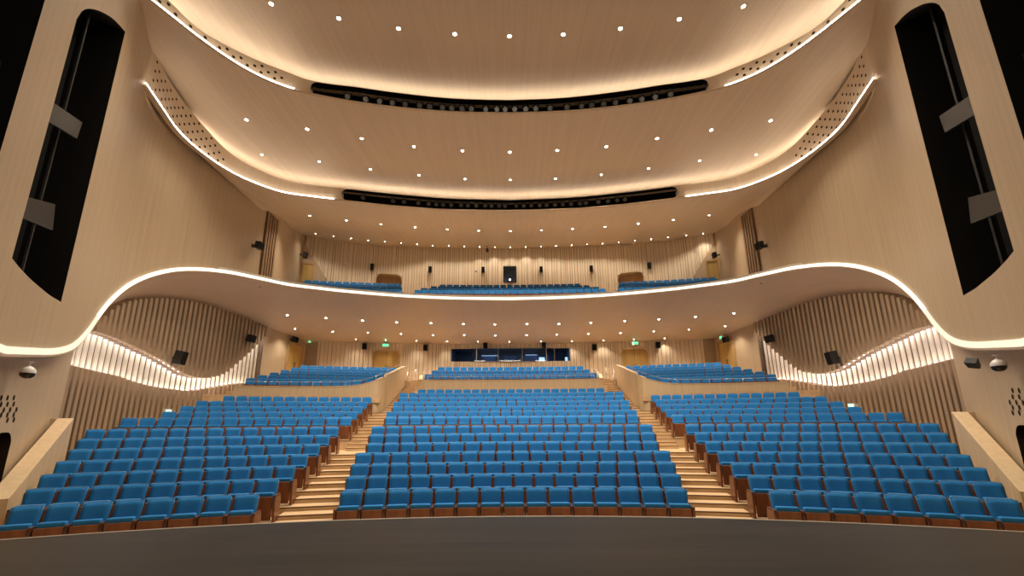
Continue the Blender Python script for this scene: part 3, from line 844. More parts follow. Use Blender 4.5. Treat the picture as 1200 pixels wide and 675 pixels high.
for side, sn in SIDES:
    para(SPP, z_sp, lambda s: 2.6, .22, 'wall_parapet_rear_%s' % sn, None, side, 'curved oak parapet sweeping round the %s rear stalls' % sn)
    para(CPP, z_cp, lambda s: 3.2, .20, 'wall_parapet_centre_%s' % sn, None, side, 'low oak parapet below the centre rear stalls, %s half' % sn)
    # rails on the parapets
    S = frange(.3, SPP.L - 2.4, .3)
    rail = [P3(SPP, s, z_sp(s) + .24, -.1, side) for s in S]
    posts = [[P3(SPP, s, z_sp(s) - .02, -.1, side), P3(SPP, s, z_sp(s) + .24, -.1, side)] for s in frange(.4, SPP.L - 2.5, 1.6)]
    tube_thing('parapet_rail', 'thin metal rail along the curved %s rear parapet' % sn, 'rail', [('post', posts), ('handrail', [rail])], .012, M_METAL, 'rails on the rear parapets')
    # slope beside the side steps at the front
    g = G()
    d = (P_IN[1] - P_IN[0]); nn = Vector((-d.y, d.x)).normalized() * .34
    a, b = P_IN[0], P_IN[1]
    za, zb = at_y(14.5, 584, a.y).z, at_y(88, 490, b.y).z
    ext0 = a - d.normalized() * .02
    c = [ext0, b, b + nn, ext0 + nn]; zt = [za, zb, zb, za]
    lo = [Vector((p.x * side, p.y, -.0)) for p in c]; hi = [Vector((p.x * side, p.y, z)) for p, z in zip(c, zt)]
    if side < 0: lo.reverse(); hi.reverse()
    g.box8(lo + hi)
    # end pier turning outwards, and the cross panel to the wall
    e = nn.normalized()
    def wallbox(p, q, th, z0, z1):
        t = (q - p).normalized(); w = Vector((-t.y, t.x)) * th
        c = [p, q, q + w, p + w]; lo = [Vector((r.x * side, r.y, z0)) for r in c]; hi = [Vector((r.x * side, r.y, z1)) for r in c]
        if side < 0: lo.reverse(); hi.reverse()
        g.box8(lo + hi)
    wallbox(ext0 + nn * .99, ext0 + e * 2.2, .22, 0, za)
    wallbox(b + nn * .99, b + e * 1.75, -.12, 0, zb - .004)
    o = g.build('wall_parapet_slope_%s' % sn, [M_PARA], bevel=.008)
    struct(o, 'sloping oak parapet beside the %s end of the front rows' % sn, 'parapet wall')
Rr = [Vector((x, CPP.pt(s).y, 0)) for s, x in ((CPP.L, 0),)]
S = [s for s in frange(0, CPP.L, .3) if CPP.pt(s).x > -5.6]
half = [P3(CPP, s, z_cp(s) + .24, -.1, 1) for s in S]
full = half + [Vector((-p.x, p.y, p.z)) for p in reversed(half[:-1])]
posts = [[Vector((x, full[min(range(len(full)), key=lambda i: abs(full[i].x - x))].y, z_cp(CPP.L) - .02)), Vector((x, full[min(range(len(full)), key=lambda i: abs(full[i].x - x))].y, z_cp(CPP.L) + .24))] for x in (-5.4, -3.6, -1.8, 0, 1.8, 3.6, 5.4)]
tube_thing('parapet_rail', 'thin metal rail along the low centre parapet below the control booth', 'rail', [('post', posts), ('handrail', [full])], .012, M_METAL, 'rails on the rear parapets')
for side, sn in SIDES:
    for x, y0, y1, wd in ((-7.25, 29.2, 31.6, 'outer'), (-6.2, 29.6, 31.6, 'inner')):
        z0 = 5.5; zl = 5.0
        pl = [Vector((x * side, y0, zl)), Vector((x * side, y0, zl + .95)), Vector((x * side, y1, z0 + .98)), Vector((x * side, y1, z0))]
        tube_thing('stair_handrail', 'metal handrail at the top of the %s aisle stairs, %s side' % (sn, wd), 'handrail', [('post', [pl[:2], pl[2:]]), ('handrail', [pl[1:3]]), ('handrail', [[p - Vector((0, 0, .45)) for p in pl[1:3]]])], .022, M_METAL, 'handrails at the top of the aisles')

# ------------------------------------------------------------------ theatre seats
def rbox(x0, x1, y0, y1, z0, z1, bev, seg=2, shear=0.0, arch=0.0, cut=0):
    bm = bmesh.new(); bmesh.ops.create_cube(bm, size=1)
    for v in bm.verts:
        v.co = Vector((x0 + (v.co.x + .5) * (x1 - x0), y0 + (v.co.y + .5) * (y1 - y0), z0 + (v.co.z + .5) * (z1 - z0)))
    if bev: bmesh.ops.bevel(bm, geom=list(bm.edges), offset=bev, segments=seg, affect='EDGES', profile=.6)
    for v in bm.verts:
        v.co.y += shear * (v.co.z - z0)
        if arch: v.co.z += arch * (1 - (2 * v.co.x / (x1 - x0)) ** 2) * ((v.co.z - z0) / (z1 - z0))
    me = bpy.data.meshes.new('seat_part'); bm.to_mesh(me); bm.free()
    for p in me.polygons: p.use_smooth = len(p.vertices) == 4 and False
    return me
def back_mesh():
    """curved, leaning pad with rounded rim: front cushion"""
    g = G(); nx, nz = 6, 7; w0, w1 = .228, .238; pts = []
    def P(i, j, lay):
        x = -1 + 2 * i / nx; t = j / nz; z = .39 + .575 * t
        w = w0 + (w1 - w0) * t
        r = 1 - .03 * max(0, t - .85) / .15 * abs(x) ** 8
        z += .018 * (1 - x * x) * t
        y = -.205 + .165 * t + .035 * x * x * -1 + .01
        if lay == 0:
            ed = min(1, (1 - abs(x)) * 8 + .15) * min(1, (1 - t) * 9 + .3) * min(1, t * 7 + .12)
            y -= .03 + .035 * math.sqrt(max(0, ed)) - .012 * sin(pi * t)
        else: y += .02
        return Vector((x * w * r, y, z))
    front = [[P(i, j, 0) for i in range(nx + 1)] for j in range(nz + 1)]; back = [[P(i, j, 1) for i in range(nx + 1)] for j in range(nz + 1)]
    g.grid(front); g.grid([list(reversed(r)) for r in back])
    rim = [(0, j) for j in range(nz + 1)] + [(i, nz) for i in range(1, nx + 1)] + [(nx, j) for j in range(nz - 1, -1, -1)] + [(i, 0) for i in range(nx - 1, -1, -1)]
    g.grid([[front[j][i] for i, j in rim], [back[j][i] for i, j in rim]])
    me = bpy.data.meshes.new('seat_back'); me.from_pydata(g.v, [], g.f); bm = bmesh.new(); bm.from_mesh(me)
    bmesh.ops.remove_doubles(bm, verts=bm.verts, dist=1e-4); bmesh.ops.recalc_face_normals(bm, faces=bm.faces); bm.to_mesh(me); bm.free()
    for p in me.polygons: p.use_smooth = True
    return me
def panel_mesh(x):
    """end standard of a seat: tapered timber panel"""
    g = G(); w = .027
    prof = [(-.40, .0), (.00, .0), (.03, .45), (-.02, .60), (-.44, .60), (-.45, .52)]
    n = len(prof); i0 = len(g.v)
    for sx in (-w, w): g.v += [(x + sx, y, z) for y, z in prof]
    g.f.append(tuple(reversed(range(n)))); g.f.append(tuple(n + k for k in range(n)))
    for k in range(n): g.f.append((k, (k + 1) % n, n + (k + 1) % n, n + k))
    me = bpy.data.meshes.new('seat_panel'); me.from_pydata(g.v, [], g.f); me.update(); return me
def piping_mesh():
    g = G(); pts = []
    for i in range(9):
        x = -1 + i / 4; pts.append(Vector((x * .236, -.062 - .035 * x * x, .975 + .018 * (1 - x * x))))
    g.tube([pts[0] + Vector((.0, -.012, -.07))] + pts + [pts[-1] + Vector((0, -.012, -.07))], .0085, 5)
    me = bpy.data.meshes.new('seat_piping'); me.from_pydata(g.v, [], g.f); me.update(); return me
M_PIPE = plain('pale_blue_piping', (0.20, 0.36, 0.55), 0.6)  # pale tone also stands in for the highlight along the seat tops
PART = {
    'piping': (piping_mesh(), M_PIPE),
    'backrest': (back_mesh(), M_BLUE),
    'back_shell': (rbox(-.235, .235, -.150, -.125, .30, .90, .008, 1, .286), M_REDW),
    'seat_cushion': (rbox(-.228, .228, -.405, -.27, .42, .70, .04, 3, -.03), M_BLUE),
    'seat_pan': (rbox(-.230, .230, -.415, -.388, .06, .612, .008, 1, -.05), M_REDW),
    'side_panel': (panel_mesh(-.275), M_ARM), 'side_panel_end': (panel_mesh(-.275), M_REDW),  # inner panels take dark wood: shade between seats put into the colour
    'armrest': (rbox(-.308, -.242, -.45, -.04, .60, .64, .012, 1), M_ARM),
    'side_panel2': (panel_mesh(.275), M_REDW),
    'armrest2': (rbox(.242, .308, -.45, -.04, .60, .64, .012, 1), M_ARM),
}
for me, m in PART.values(): me.materials.append(m)
ORD = ['', 'first', 'second', 'third', 'fourth', 'fifth', 'sixth', 'seventh', 'eighth', 'ninth', 'tenth', 'eleventh', 'twelfth', '13th', '14th', '15th', '16th', '17th', '18th', '19th', '20th', '21st', '22nd', '23rd', '24th', '25th', '26th', '27th', '28th', '29th', '30th', '31st', '32nd', '33rd', '34th', '35th', '36th', '37th', '38th', '39th', '40th']
allseats = []
for (blk, k), (R, z, phs, yc) in rows.items():
    for j, ph in enumerate(phs):
        p = arc(R, ph, z, yc)
        lastx = (max(phs) == ph)
        allseats.append(((p - CAM).length * (1.0 if k < 8 or blk != 'centre' else 1.02), blk, k, j, p, ph, lastx, min(phs) == ph))
allseats.sort(key=lambda s: s[0])
def seat_label(blk, k, j):
    r = 'front row' if k == 1 else ORD[k] + ' row from the stage'
    if blk == 'centre': return 'blue seat in the centre block, %s, %s from its left aisle' % (r, ORD[j + 1])
    return 'blue seat in the %s block, %s, %s from the aisle' % (blk, r, ORD[j + 1])
for d, blk, k, j, p, ph, lastx, firstx in allseats[:300]:
    root = thing('theatre_seat', seat_label(blk, k, j), 'seat', p, -ph, 'blue theatre seats')
    def sub(nm, key, par):
        me, m = PART[key]; o = bpy.data.objects.new(nm, me); C.objects.link(o); o.parent = par; return o
    for nm in ('backrest', 'back_shell', 'seat_cushion', 'seat_pan'):
        q = sub(nm, nm, root)
        if nm == 'backrest': sub('piping', 'piping', q)
    q = sub('side_panel', 'side_panel_end' if firstx else 'side_panel', root); sub('armrest', 'armrest', q)
    if lastx:
        q = sub('side_panel', 'side_panel2', root); sub('armrest', 'armrest2', q)
bv, bf, bmi = [], [], []
MATS = [M_BLUE, M_REDW, M_ARM, M_PIPE]
for d, blk, k, j, p, ph, lastx, firstx in allseats[300:]:
    T = Matrix.Translation(p) @ Matrix.Rotation(-ph, 4, 'Z')
    for nm, (me, m) in PART.items():
        if nm.endswith('2') and not lastx or nm == ('side_panel' if firstx else 'side_panel_end'): continue
        i0 = len(bv); bv += [tuple(T @ v.co) for v in me.vertices]
        bf += [tuple(i0 + a for a in f.vertices) for f in me.polygons]; bmi += [MATS.index(m)] * len(me.polygons)
o = mesh('theatre_seats', bv, bf, MATS, None, False, bmi)
tag(o, 'mass of blue theatre seats in the far rows and balcony', 'seats', None, 'stuff')

# ------------------------------------------------------------------ downlights
def downlights(pix, keys, r, energy, group, where, cone=2.0):
    n = len(pix)
    for i, (u, v) in enumerate(pix):
        best = None
        for k in keys:
            h = cast(U_BVH[k], u, v)
            if h and (best is None or (h[0] - CAM).length < (best[0] - CAM).length): best = h
        if not best: continue
        p, nn = best
        g = G(); p = p - nn * .01
        nn_l = nn
        g.cyl(Vector((0, 0, 0)), nn * .03, r * 1.35, r * 1.25, 16, 0)
        g.cyl(nn * .031, nn * .034, r, r, 14, 1)
        o = g.build('downlight', [M_WHITE, G_LAMP]); o.location = p
        lab = 'glowing downlight in the %s, %s' % (where, (ORD[i + 1] + ' from the left') if i < n / 2 else (ORD[n - i] + ' from the right'))
        tag(o, lab, 'downlight', group)
        if energy and not (r == .056 and i in (0, n - 1)):     # the end lamps sit right against the fascia: small ones, no beam
            l = bpy.data.lights.new('downlight_lamp', 'SPOT'); l.energy = energy; l.color = WARM; l.spot_size = cone; l.spot_blend = 0.9; l.shadow_soft_size = 0.12
            lo = bpy.data.objects.new('downlight_lamp', l); C.objects.link(lo); lo.location = p + nn * .12
TOPK, MIDK, LOWK, SOFK = [k + s for s in ('left', 'right') for k in ('ceiling_top',)], ['ceiling_middleleft', 'ceiling_middleright'], ['ceiling_lowerleft', 'ceiling_lowerright'], ['Sleft', 'Sright']
E_TOP, E_MID, E_LOW, E_SOF = 950, 560, 430, 230
downlights([(318, 4), (397, 21), (467, 33), (533, 39.5), (597, 42), (660, 40), (727, 33), (796, 22), (871, 7)], TOPK, .068, E_TOP, 'downlights in the top shell', 'top ceiling shell')
downlights([(289, 140), (360, 151), (424, 162), (485, 171.5), (542, 176.5), (597.5, 178), (653, 176), (710.5, 171.5), (770, 162), (833.5, 152), (903, 141)], MIDK, .066, E_MID, 'downlights in the middle shell', 'middle ceiling shell, nearer row')
downlights([(307, 181), (374, 189), (434, 198), (491, 205), (545, 209.5), (598, 210.5), (651, 209), (704.5, 204.5), (760, 197), (820, 188), (886, 181)], MIDK, .056, E_MID, 'downlights in the middle shell', 'middle ceiling shell, farther row')
downlights([(363, 252.5), (406, 258), (446.5, 262.5), (486.5, 266), (524, 268.5), (561, 270), (598, 270.5), (634.5, 269.5), (671, 268), (709, 265.5), (748, 262), (789, 257.5), (831, 252)], LOWK, .066, E_LOW, 'downlights in the lower shell', 'lower ceiling shell, nearer row')
downlights([(370, 274), (391, 276.5), (411.5, 279), (431.5, 281.5), (451, 283), (470, 284.5), (488.5, 286), (507, 287.5), (526, 288), (544, 288.5), (562, 289), (580, 289.4), (598, 289.5), (616, 289.2), (634, 288.6), (651.5, 288), (670, 287.2), (688, 286.3), (706, 285.2), (725, 283.8), (744, 282), (763, 280), (783, 278), (804, 275.5), (824, 273.5)], LOWK, .044, 130, 'downlights in the lower shell', 'lower ceiling shell, row near the balcony wall')
downlights([(336.5, 369), (382, 372.5), (425, 375.5), (465, 377.5), (505, 378.5), (543, 379.5), (580, 380), (617.5, 379.5), (655, 379.5), (692.5, 378), (732, 376), (772, 374), (815, 371), (860, 367)], SOFK, .062, E_SOF, 'downlights under the balcony', 'balcony underside, nearest row')
downlights([(345.7, 385), (390, 388.5), (431, 389.5), (470, 391), (507.5, 392.5), (544, 392.5), (580.5, 393), (617, 392.5), (652.5, 392), (689.5, 391), (727, 390), (766, 388), (807, 386), (850, 382)], SOFK, .05, E_SOF, 'downlights under the balcony', 'balcony underside, middle row')
downlights([(417, 397.2), (452, 398.3), (488, 399.2), (524, 399.8), (560, 400.1), (597, 400.2), (634, 400), (670, 399.6), (707, 398.8), (743, 397.8), (779, 396.4)], SOFK, .036, 70, 'downlights under the balcony', 'balcony underside, row near the rear wall')

# ------------------------------------------------------------------ fittings
def frame_at(p, n, tilt=0):
    """matrix: local -y faces along n (out of the wall), z up"""
    n2 = Vector((n.x, n.y, 0)).normalized(); return Matrix.Translation(p) @ Matrix.Rotation(math.atan2(n2.x, -n2.y), 4, 'Z')
def place(root, Mx): root.matrix_world = Mx
def bits(root, specs):
    for nm, mat, boxes, bev in specs:
        g = G()
        for b in boxes: g.box(*b)
        g.build(nm, mat if isinstance(mat, list) else [mat], root, bevel=bev)
def speaker(u, v, keys, label, w=.30, h=.50, d=.28, off=.12):
    best = None
    for k in keys:
        hh = cast(U_BVH[k], u, v)
        if hh and (best is None or (hh[0] - CAM).length < (best[0] - CAM).length): best = hh
    if not best: print('no wall for', label); return
    p, n = best
    root = thing('wall_speaker', label, 'speaker', p, 0, 'black wall speakers'); place(root, frame_at(p, n))
    g = G(); t = Matrix.Translation((0, -off - d / 2, 0)) @ Matrix.Rotation(.16, 4, 'X')
    g.box(-w / 2, w / 2, -d / 2, d / 2, -h / 2, h / 2, 0, t); g.build('cabinet', [M_DARK], root, bevel=.02)
    g = G(); g.box(-w / 2 + .02, w / 2 - .02, -d / 2 - .012, -d / 2 - .002, -h / 2 + .02, h / 2 - .02, 0, t); g.build('grille', [M_BLACK], root)
    g = G(); g.box(-.05, .05, -off - .05, .06, -.03, .03); g.box(-.09, .09, -.02, .06, -.1, .1); g.build('bracket', [M_GREY], root)
UBK = ['UBleft', 'UBright']; BK = ['Bleft', 'Bright']
for i, (u, v) in enumerate([(436, 314), (504, 317), (566, 317.5), (634, 317), (693, 316), (761, 312.5)]):
    speaker(u, v, UBK, 'small black speaker on the balcony rear wall, %s of six from the left' % ORD[i + 1], .28, .52)
for i, (u, v) in enumerate([(428, 406.5), (499, 408), (569, 405.5), (637, 405.5), (696, 407.5), (770, 405)]):
    speaker(u, v, BK, 'small black speaker high on the stalls rear wall, %s of six from the left' % ORD[i + 1], .34, .50)
for side, sn in SIDES:
    m = lambda u: u if side > 0 else 2 * 597 - u
    speaker(296 if side > 0 else 898, 288, ['U' + sn], 'black speaker on the smooth %s wall above the ribbon' % sn, .42, .40, .3, .25)
    speaker(352 if side > 0 else 843, 298.5, ['U' + sn], 'black speaker on the %s balcony side wall above the door' % sn, .40, .42, .3, .2)
    speaker(187 if side > 0 else 998, 419, ['L' + sn], 'black speaker on the slatted %s wall, nearer the stage' % sn, .40, .62, .36, .70)
    speaker(278 if side > 0 else 918, 397, ['L' + sn], 'black speaker on the slatted %s wall, nearer the rear' % sn, .42, .44, .36, .66)
    speaker(341 if side > 0 else 855, 398, ['R' + sn], 'black speaker beside the %s rear side door' % sn, .40, .40, .3, .15)

# dark timber slat strip where the balcony meets the side wall
for side, sn in SIDES:
    h0, h1 = U.hit(305, 318), U.hit(321, 322)
    ht = U.hit(318, 252)[1]
    root = None; zb_ = 10.2
    s0, s1 = U.hit(306, 300)[0], U.hit(320.5, 300)[0]
    p = P3(U, (s0 + s1) / 2, zb_, 0, side); root = thing('trim_slat_strip_%s' % sn, 'upright strip of dark slats on the %s wall at the balcony end' % sn, 'slat strip', p); root['kind'] = 'structure'
    g = G(); gb = G(); inv = -p; nS = 5
    for i in range(nS):
        a = s0 + (s1 - s0) * (i + .12) / nS; b = s0 + (s1 - s0) * (i + .74) / nS
        q = [P3(U, a, zb_, .0, side), P3(U, b, zb_, .0, side), P3(U, b, zb_, .12, side), P3(U, a, zb_, .12, side)]
        g.box8([x + inv for x in q] + [x + inv + Vector((0, 0, ht - zb_)) for x in q])
    q = [P3(U, s0, zb_, -.03, side), P3(U, s1, zb_, -.03, side), P3(U, s1, zb_, .02, side), P3(U, s0, zb_, .02, side)]
    gb.box8([x + inv for x in q] + [x + inv + Vector((0, 0, ht - zb_)) for x in q])
    g.build('slat', [wood('strip_slat', (.24, .15, .085), (.32, .21, .12), (6, 6, .3))], root); gb.build('backing', [M_HOLE], root)

# doors
def rear_door(side, sn, plan, s0, s1, zb, topf, name, label, mat, depth=.35, frame=True):
    p = P3(plan, (s0 + s1) / 2, zb, 0, side); root = thing(name, label, 'door', p); root['kind'] = 'structure'; inv = -p
    S = frange(s0, s1, (s1 - s0) / 24)
    for half in (0, 1):
        ss_ = S[:13] if half == 0 else S[12:]
        g = G()
        for a, b in zip(ss_[:-1], ss_[1:]):
            g.quad(*[x + inv for x in (P3(plan, a, zb, -depth, side), P3(plan, b, zb, -depth, side), P3(plan, b, topf(b), -depth, side), P3(plan, a, topf(a), -depth, side))])
        g.build('door_leaf', [mat], root)
    g = G(); sm_ = (s0 + s1) / 2
    for sx in (-.09, .09):
        g.tube([P3(plan, sm_ + sx, zb + .85, -depth + .07, side) + inv, P3(plan, sm_ + sx, zb + 1.45, -depth + .07, side) + inv], .02)
    g.tube([P3(plan, sm_, zb, -depth + .006, side) + inv, P3(plan, sm_, topf(sm_), -depth + .006, side) + inv], .008)
    g.build('door_handle', [M_DARK], root)
    gf = G()
    for a, b in zip(S[:-1], S[1:]):
        q0, q1 = topf(a), topf(b)
        gf.quad(*[x + inv for x in (P3(plan, a, q0, .07, side), P3(plan, b, q1, .07, side), P3(plan, b, q1, -depth, side), P3(plan, a, q0, -depth, side))])
        gf.quad(*[x + inv for x in (P3(plan, a, q0, .07, side), P3(plan, b, q1, .07, side), P3(plan, b, q1 + .10, .07, side), P3(plan, a, q0 + .10, .07, side))])
    for s, e in ((s0, -.1), (s1, .1)):
        gf.quad(*[x + inv for x in (P3(plan, s, zb, .07, side), P3(plan, s, topf(s), .07, side), P3(plan, s, topf(s), -depth, side), P3(plan, s, zb, -depth, side))])
        gf.quad(*[x + inv for x in (P3(plan, s, zb, .07, side), P3(plan, s + e, zb, .07, side), P3(plan, s + e, topf(s), .07, side), P3(plan, s, topf(s), .07, side))])
    gf.build('door_frame', [M_PARA], root)
def side_door(side, sn, pl, s0, s1, zb, zt, name, label):
    p = P3(pl, (s0 + s1) / 2, zb, 0, side); root = thing(name, label, 'door', p); root['kind'] = 'structure'; inv = -p
    def slab(nm, a, b, z0, z1, o0, o1, mat):
        g = G(); q = [P3(pl, a, z0, o0, side), P3(pl, b, z0, o0, side), P3(pl, b, z0, o1, side), P3(pl, a, z0, o1, side)]
        g.box8([x + inv for x in q] + [x + inv + Vector((0, 0, z1 - z0)) for x in q]); g.build(nm, [mat], root)
    slab('door_leaf', s0, (s0 + s1) / 2 - .006, zb, zt, .01, .06, M_BRASS); slab('door_leaf', (s0 + s1) / 2 + .006, s1, zb, zt, .01, .06, M_BRASS)
    g = G()
    for a, b, z0, z1 in ((s0 - .14, s0, zb, zt + .14), (s1, s1 + .14, zb, zt + .14), (s0, s1, zt, zt + .14)):
        q = [P3(pl, a, z0, .0, side), P3(pl, b, z0, .0, side), P3(pl, b, z0, .12, side), P3(pl, a, z0, .12, side)]
        g.box8([x + inv for x in q] + [x + inv + Vector((0, 0, z1 - z0)) for x in q])
    g.build('door_frame', [M_DOORW], root)
    for sx in (-.09, .09):
        g = G(); sm_ = (s0 + s1) / 2 + sx; g.tube([P3(pl, sm_, zb + .9, .11, side) + inv, P3(pl, sm_, zb + 1.4, .11, side) + inv], .018); g.build('door_handle', [M_DARK], root)
rl = Plan(ret_lo, 20, False)
k = 1
for side, sn in SIDES:
    rear_door(side, sn, BW, sd0, sd1, 5.48, dtop, 'door_%d' % k, 'brass double door in the rear stalls wall, %s of the booth' % sn, M_BRASS); k += 1
    rear_door(side, sn, UBW, su0, su1, 12.5, utop, 'door_%d' % k, 'round-topped doorway in the balcony rear wall, %s of the small window' % sn, M_DOORW, .6); k += 1
    a, b = rl.hit(337, 410)[0], rl.hit(353, 410)[0]
    side_door(side, sn, rl, a, b, 5.48, rl.hit(341, 403)[1], 'door_%d' % k, 'timber-framed door in the %s side wall of the rear stalls' % sn); k += 1
    a, b = UBW.hit(354.5, 318)[0], UBW.hit(366, 318)[0]
    side_door(side, sn, UBW, a, b, 11.9, UBW.hit(358, 309.5)[1], 'door_%d' % k, 'timber-framed door in the %s side wall of the balcony' % sn); k += 1

# control booth window
def window_box(name, label, xh, y, z0, z1, depth, mull, glass=True):
    root = thing(name, label, 'window', (0, y, z0)); root['kind'] = 'structure'
    h = z1 - z0
    g = G(); g.box(-xh - .05, xh + .05, depth - .02, depth, -.05, h + .2); g.box(-xh - .05, xh + .05, .0, depth, -.06, -.01); g.box(-xh - .05, xh + .05, .0, depth, h + .15, h + .2)
    for s in (-1, 1): g.box(s * xh - .03, s * xh + .03, 0, depth, -.05, h + .2)
    g.build('booth_interior', [plain('booth_blue_grey', (.09, .115, .16), .6)], root)
    g = G()
    for x in mull: g.box(x - .035, x + .035, -.06, .02, 0, h)
    g.box(-xh, xh, -.07, .03, -.05, .0); g.box(-xh, xh, -.07, .03, h, h + .05)
    for s in (-1, 1): g.box(s * xh - .04, s * xh + .04, -.07, .03, -.05, h + .05)
    g.build('window_frame', [plain('booth_frame', (.30, .29, .27), .4) if xh > 1 else M_DARK], root)
    if glass:
        g = G(); g.box(-xh + .01, xh - .01, -.02, -.012, 0, h); g.build('pane', [M_GLASS], root)
    return root
xh = 4.82; mull = [-2.75, -1.0, .95, 2.9, 3.55]
wn = window_box('window_1', 'long dark control booth window in the rear stalls wall', xh, 33.25, zb0, zb1, 2.6, mull)
hb = zb1 - zb0
g = G()
for x0, x1, z0, z1, y in ((-2.5, -1.15, .82, .85, 2.3), (1.3, 2.3, .86, .89, 2.3)): g.box(x0, x1, y, y + .05, z0, z1)
g.build('booth_lamp', [G_BOOTH], wn)
g = G()
for x0, x1 in ((-2.4, -1.3), (-.6, .5), (1.2, 2.6), (3.1, 3.4)): g.box(x0, x1, 2.5, 2.56, .25, .85)
for bx in (-3, .2, 3.2):
    l = bpy.data.lights.new('booth_fill', 'AREA'); l.energy = 20; l.color = (.55, .75, 1); l.shape = 'RECTANGLE'; l.size = 2.2; l.size_y = .12  # unseen lamp added above the window to brighten the booth interior
    lo = bpy.data.objects.new('booth_fill', l); C.objects.link(lo); lo.location = (bx, 33.45, zb1 + .12)
g.build('booth_wall_panel', [plain('booth_panel', (.12, .20, .38), .5)], wn)
for x, w in ((2.55, .5), (4.55, .25)):
    mo = thing('monitor', 'lit monitor in the control booth window, %s' % ('beside the wide fourth pane' if x < 3 else 'at the right end'), 'monitor', (x, 33.6, zb0 - .01), 0, 'monitors in the control booth')
    bits(mo, [('stand', M_DARK, [(-.08, .08, 0, .12, 0, .06)], 0), ('screen', M_DARK, [(-w / 2, w / 2, .0, .04, .05, .40)], 0), ('display', G_SCREEN, [(-w / 2 + .02, w / 2 - .02, -.004, .0, .07, .38)], 0)])
w2 = window_box('window_2', 'small dark projection window in the middle of the balcony rear wall', 0.52 * 1.05, 34.95, zw0, zw1, 1.2, [], True)
pj = thing('projector', 'projector lamp glowing in the small balcony window', 'projector', (0, 35.35, zw0 + .1))
bits(pj, [('body', M_GREY, [(-.18, .18, 0, .4, 0, .18)], .01)])
g = G(); g.cyl((0, -.01, .30), (0, .02, .30), .075, .075, 14); g.cyl((0, .0, .18), (0, .0, .24), .03, .03, 8); g.build('lens', [G_LAMP], pj)

# exit signs
def sign(u, v, keys, label, w, h, mat, off=.30):
    best = None
    for k in keys:
        hh = cast(U_BVH[k], u, v)
        if hh and (best is None or (hh[0] - CAM).length < (best[0] - CAM).length): best = hh
    if not best: print('no wall', label); return
    p, n = best; root = thing('exit_sign', label, 'exit sign', p, 0, 'exit signs'); place(root, frame_at(p, n))
    bits(root, [('housing', M_WHITE, [(-w / 2, w / 2, -off, .03, -h / 2, h / 2)], 0), ('lit_face', mat, [(-w / 2 + .015, w / 2 - .015, -off - .006, -off, -h / 2 + .015, h / 2 - .015)], 0)])
    # running figure and arrow
    g = G()
    for b in ((-.30, -.27, .02, .05), (-.29, -.25, -.04, .02), (-.33, -.29, -.07, -.03), (-.25, -.20, -.07, -.03), (-.05, .12, -.008, .012), (.08, .16, -.03, .03)):
        g.box(b[0] * w / .8, b[1] * w / .8, -off - .01, -off - .006, b[2] * h / .22, b[3] * h / .22)
    g.build('pictogram', [M_WHITE], root)
sign(452.5, 405.2, BK, 'green exit sign above the brass door left of the booth', .50, .22, G_EXIT)
sign(743.5, 402.8, BK, 'green exit sign above the brass door right of the booth', .50, .22, G_EXIT)
sign(358.5, 400, ['Rleft', 'Bleft'], 'green exit sign beside the left rear side door', .36, .2, G_EXIT)
sign(849, 395.5, ['Rright', 'Bright'], 'green exit sign above the right rear side door', .36, .2, G_EXIT)
sign(179.5, 481.8, ['Lleft'], 'pale green exit sign low on the left slatted wall', .42, .16, G_EXITW, .64)
sign(1014.8, 474.8, ['Lright'], 'pale green exit sign low on the right slatted wall', .42, .16, G_EXITW, .64)

# dome cameras under the overhang
for (u, v), sn, side in (((11, 425), 'left', 1), ((1183, 418), 'right', -1)):
    h = LF.hit(u if side > 0 else 2 * 597 - u, 425)
    zt = rib_z(RP.hit(11, 414.8)[0]) - .02
    q = P3(LF, h[0], zt, .30, side)
    root = thing('dome_camera', 'white dome camera with a dark bubble hanging under the %s overhang' % sn, 'camera', q, 0, 'dome cameras')
    g = G(); g.cyl((0, 0, 0), (0, 0, -.10), .02, .02, 10); g.cyl((0, 0, 0), (0, 0, -.015), .06, .06, 14); g.build('stem', [M_WHITE], root)
    g = G(); rr = [(.02, -.09), (.07, -.12), (.115, -.17), (.13, -.22), (.13, -.25)]
    for a, b in zip(rr[:-1], rr[1:]): g.cyl((0, 0, a[1]), (0, 0, b[1]), a[0], b[0], 24, 0, False)
    g.build('housing', [M_WHITE], root, True)
    g = G(); rr = [(.122, -.25), (.12, -.29), (.10, -.33), (.06, -.36), (.005, -.37)]
    for a, b in zip(rr[:-1], rr[1:]): g.cyl((0, 0, a[1]), (0, 0, b[1]), a[0], b[0], 24, 0, False)
    g.build('bubble', [plain('black_bubble', (.01, .01, .011), .12)], root, True)
    if side < 0:
        p2 = q + Vector((-.22, .30, -.16)); r2 = thing('wall_speaker', 'small black wedge speaker beside the right dome camera', 'speaker', p2)
        g = G(); t = Matrix.Rotation(.5, 4, 'Y') @ Matrix.Rotation(.5, 4, 'Z')
        g.box8([t @ Vector(c) for c in ((-.16, -.1, -.07), (.13, -.1, -.05), (.13, .1, -.05), (-.16, .1, -.07), (-.12, -.1, .10), (.13, -.1, .03), (.13, .1, .03), (-.12, .1, .10))]); g.build('cabinet', [M_DARK], r2, bevel=.012)
        g = G(); g.tube([(0, 0, 0), Vector((.05, .02, .14))], .015); g.build('bracket', [M_DARK], r2)

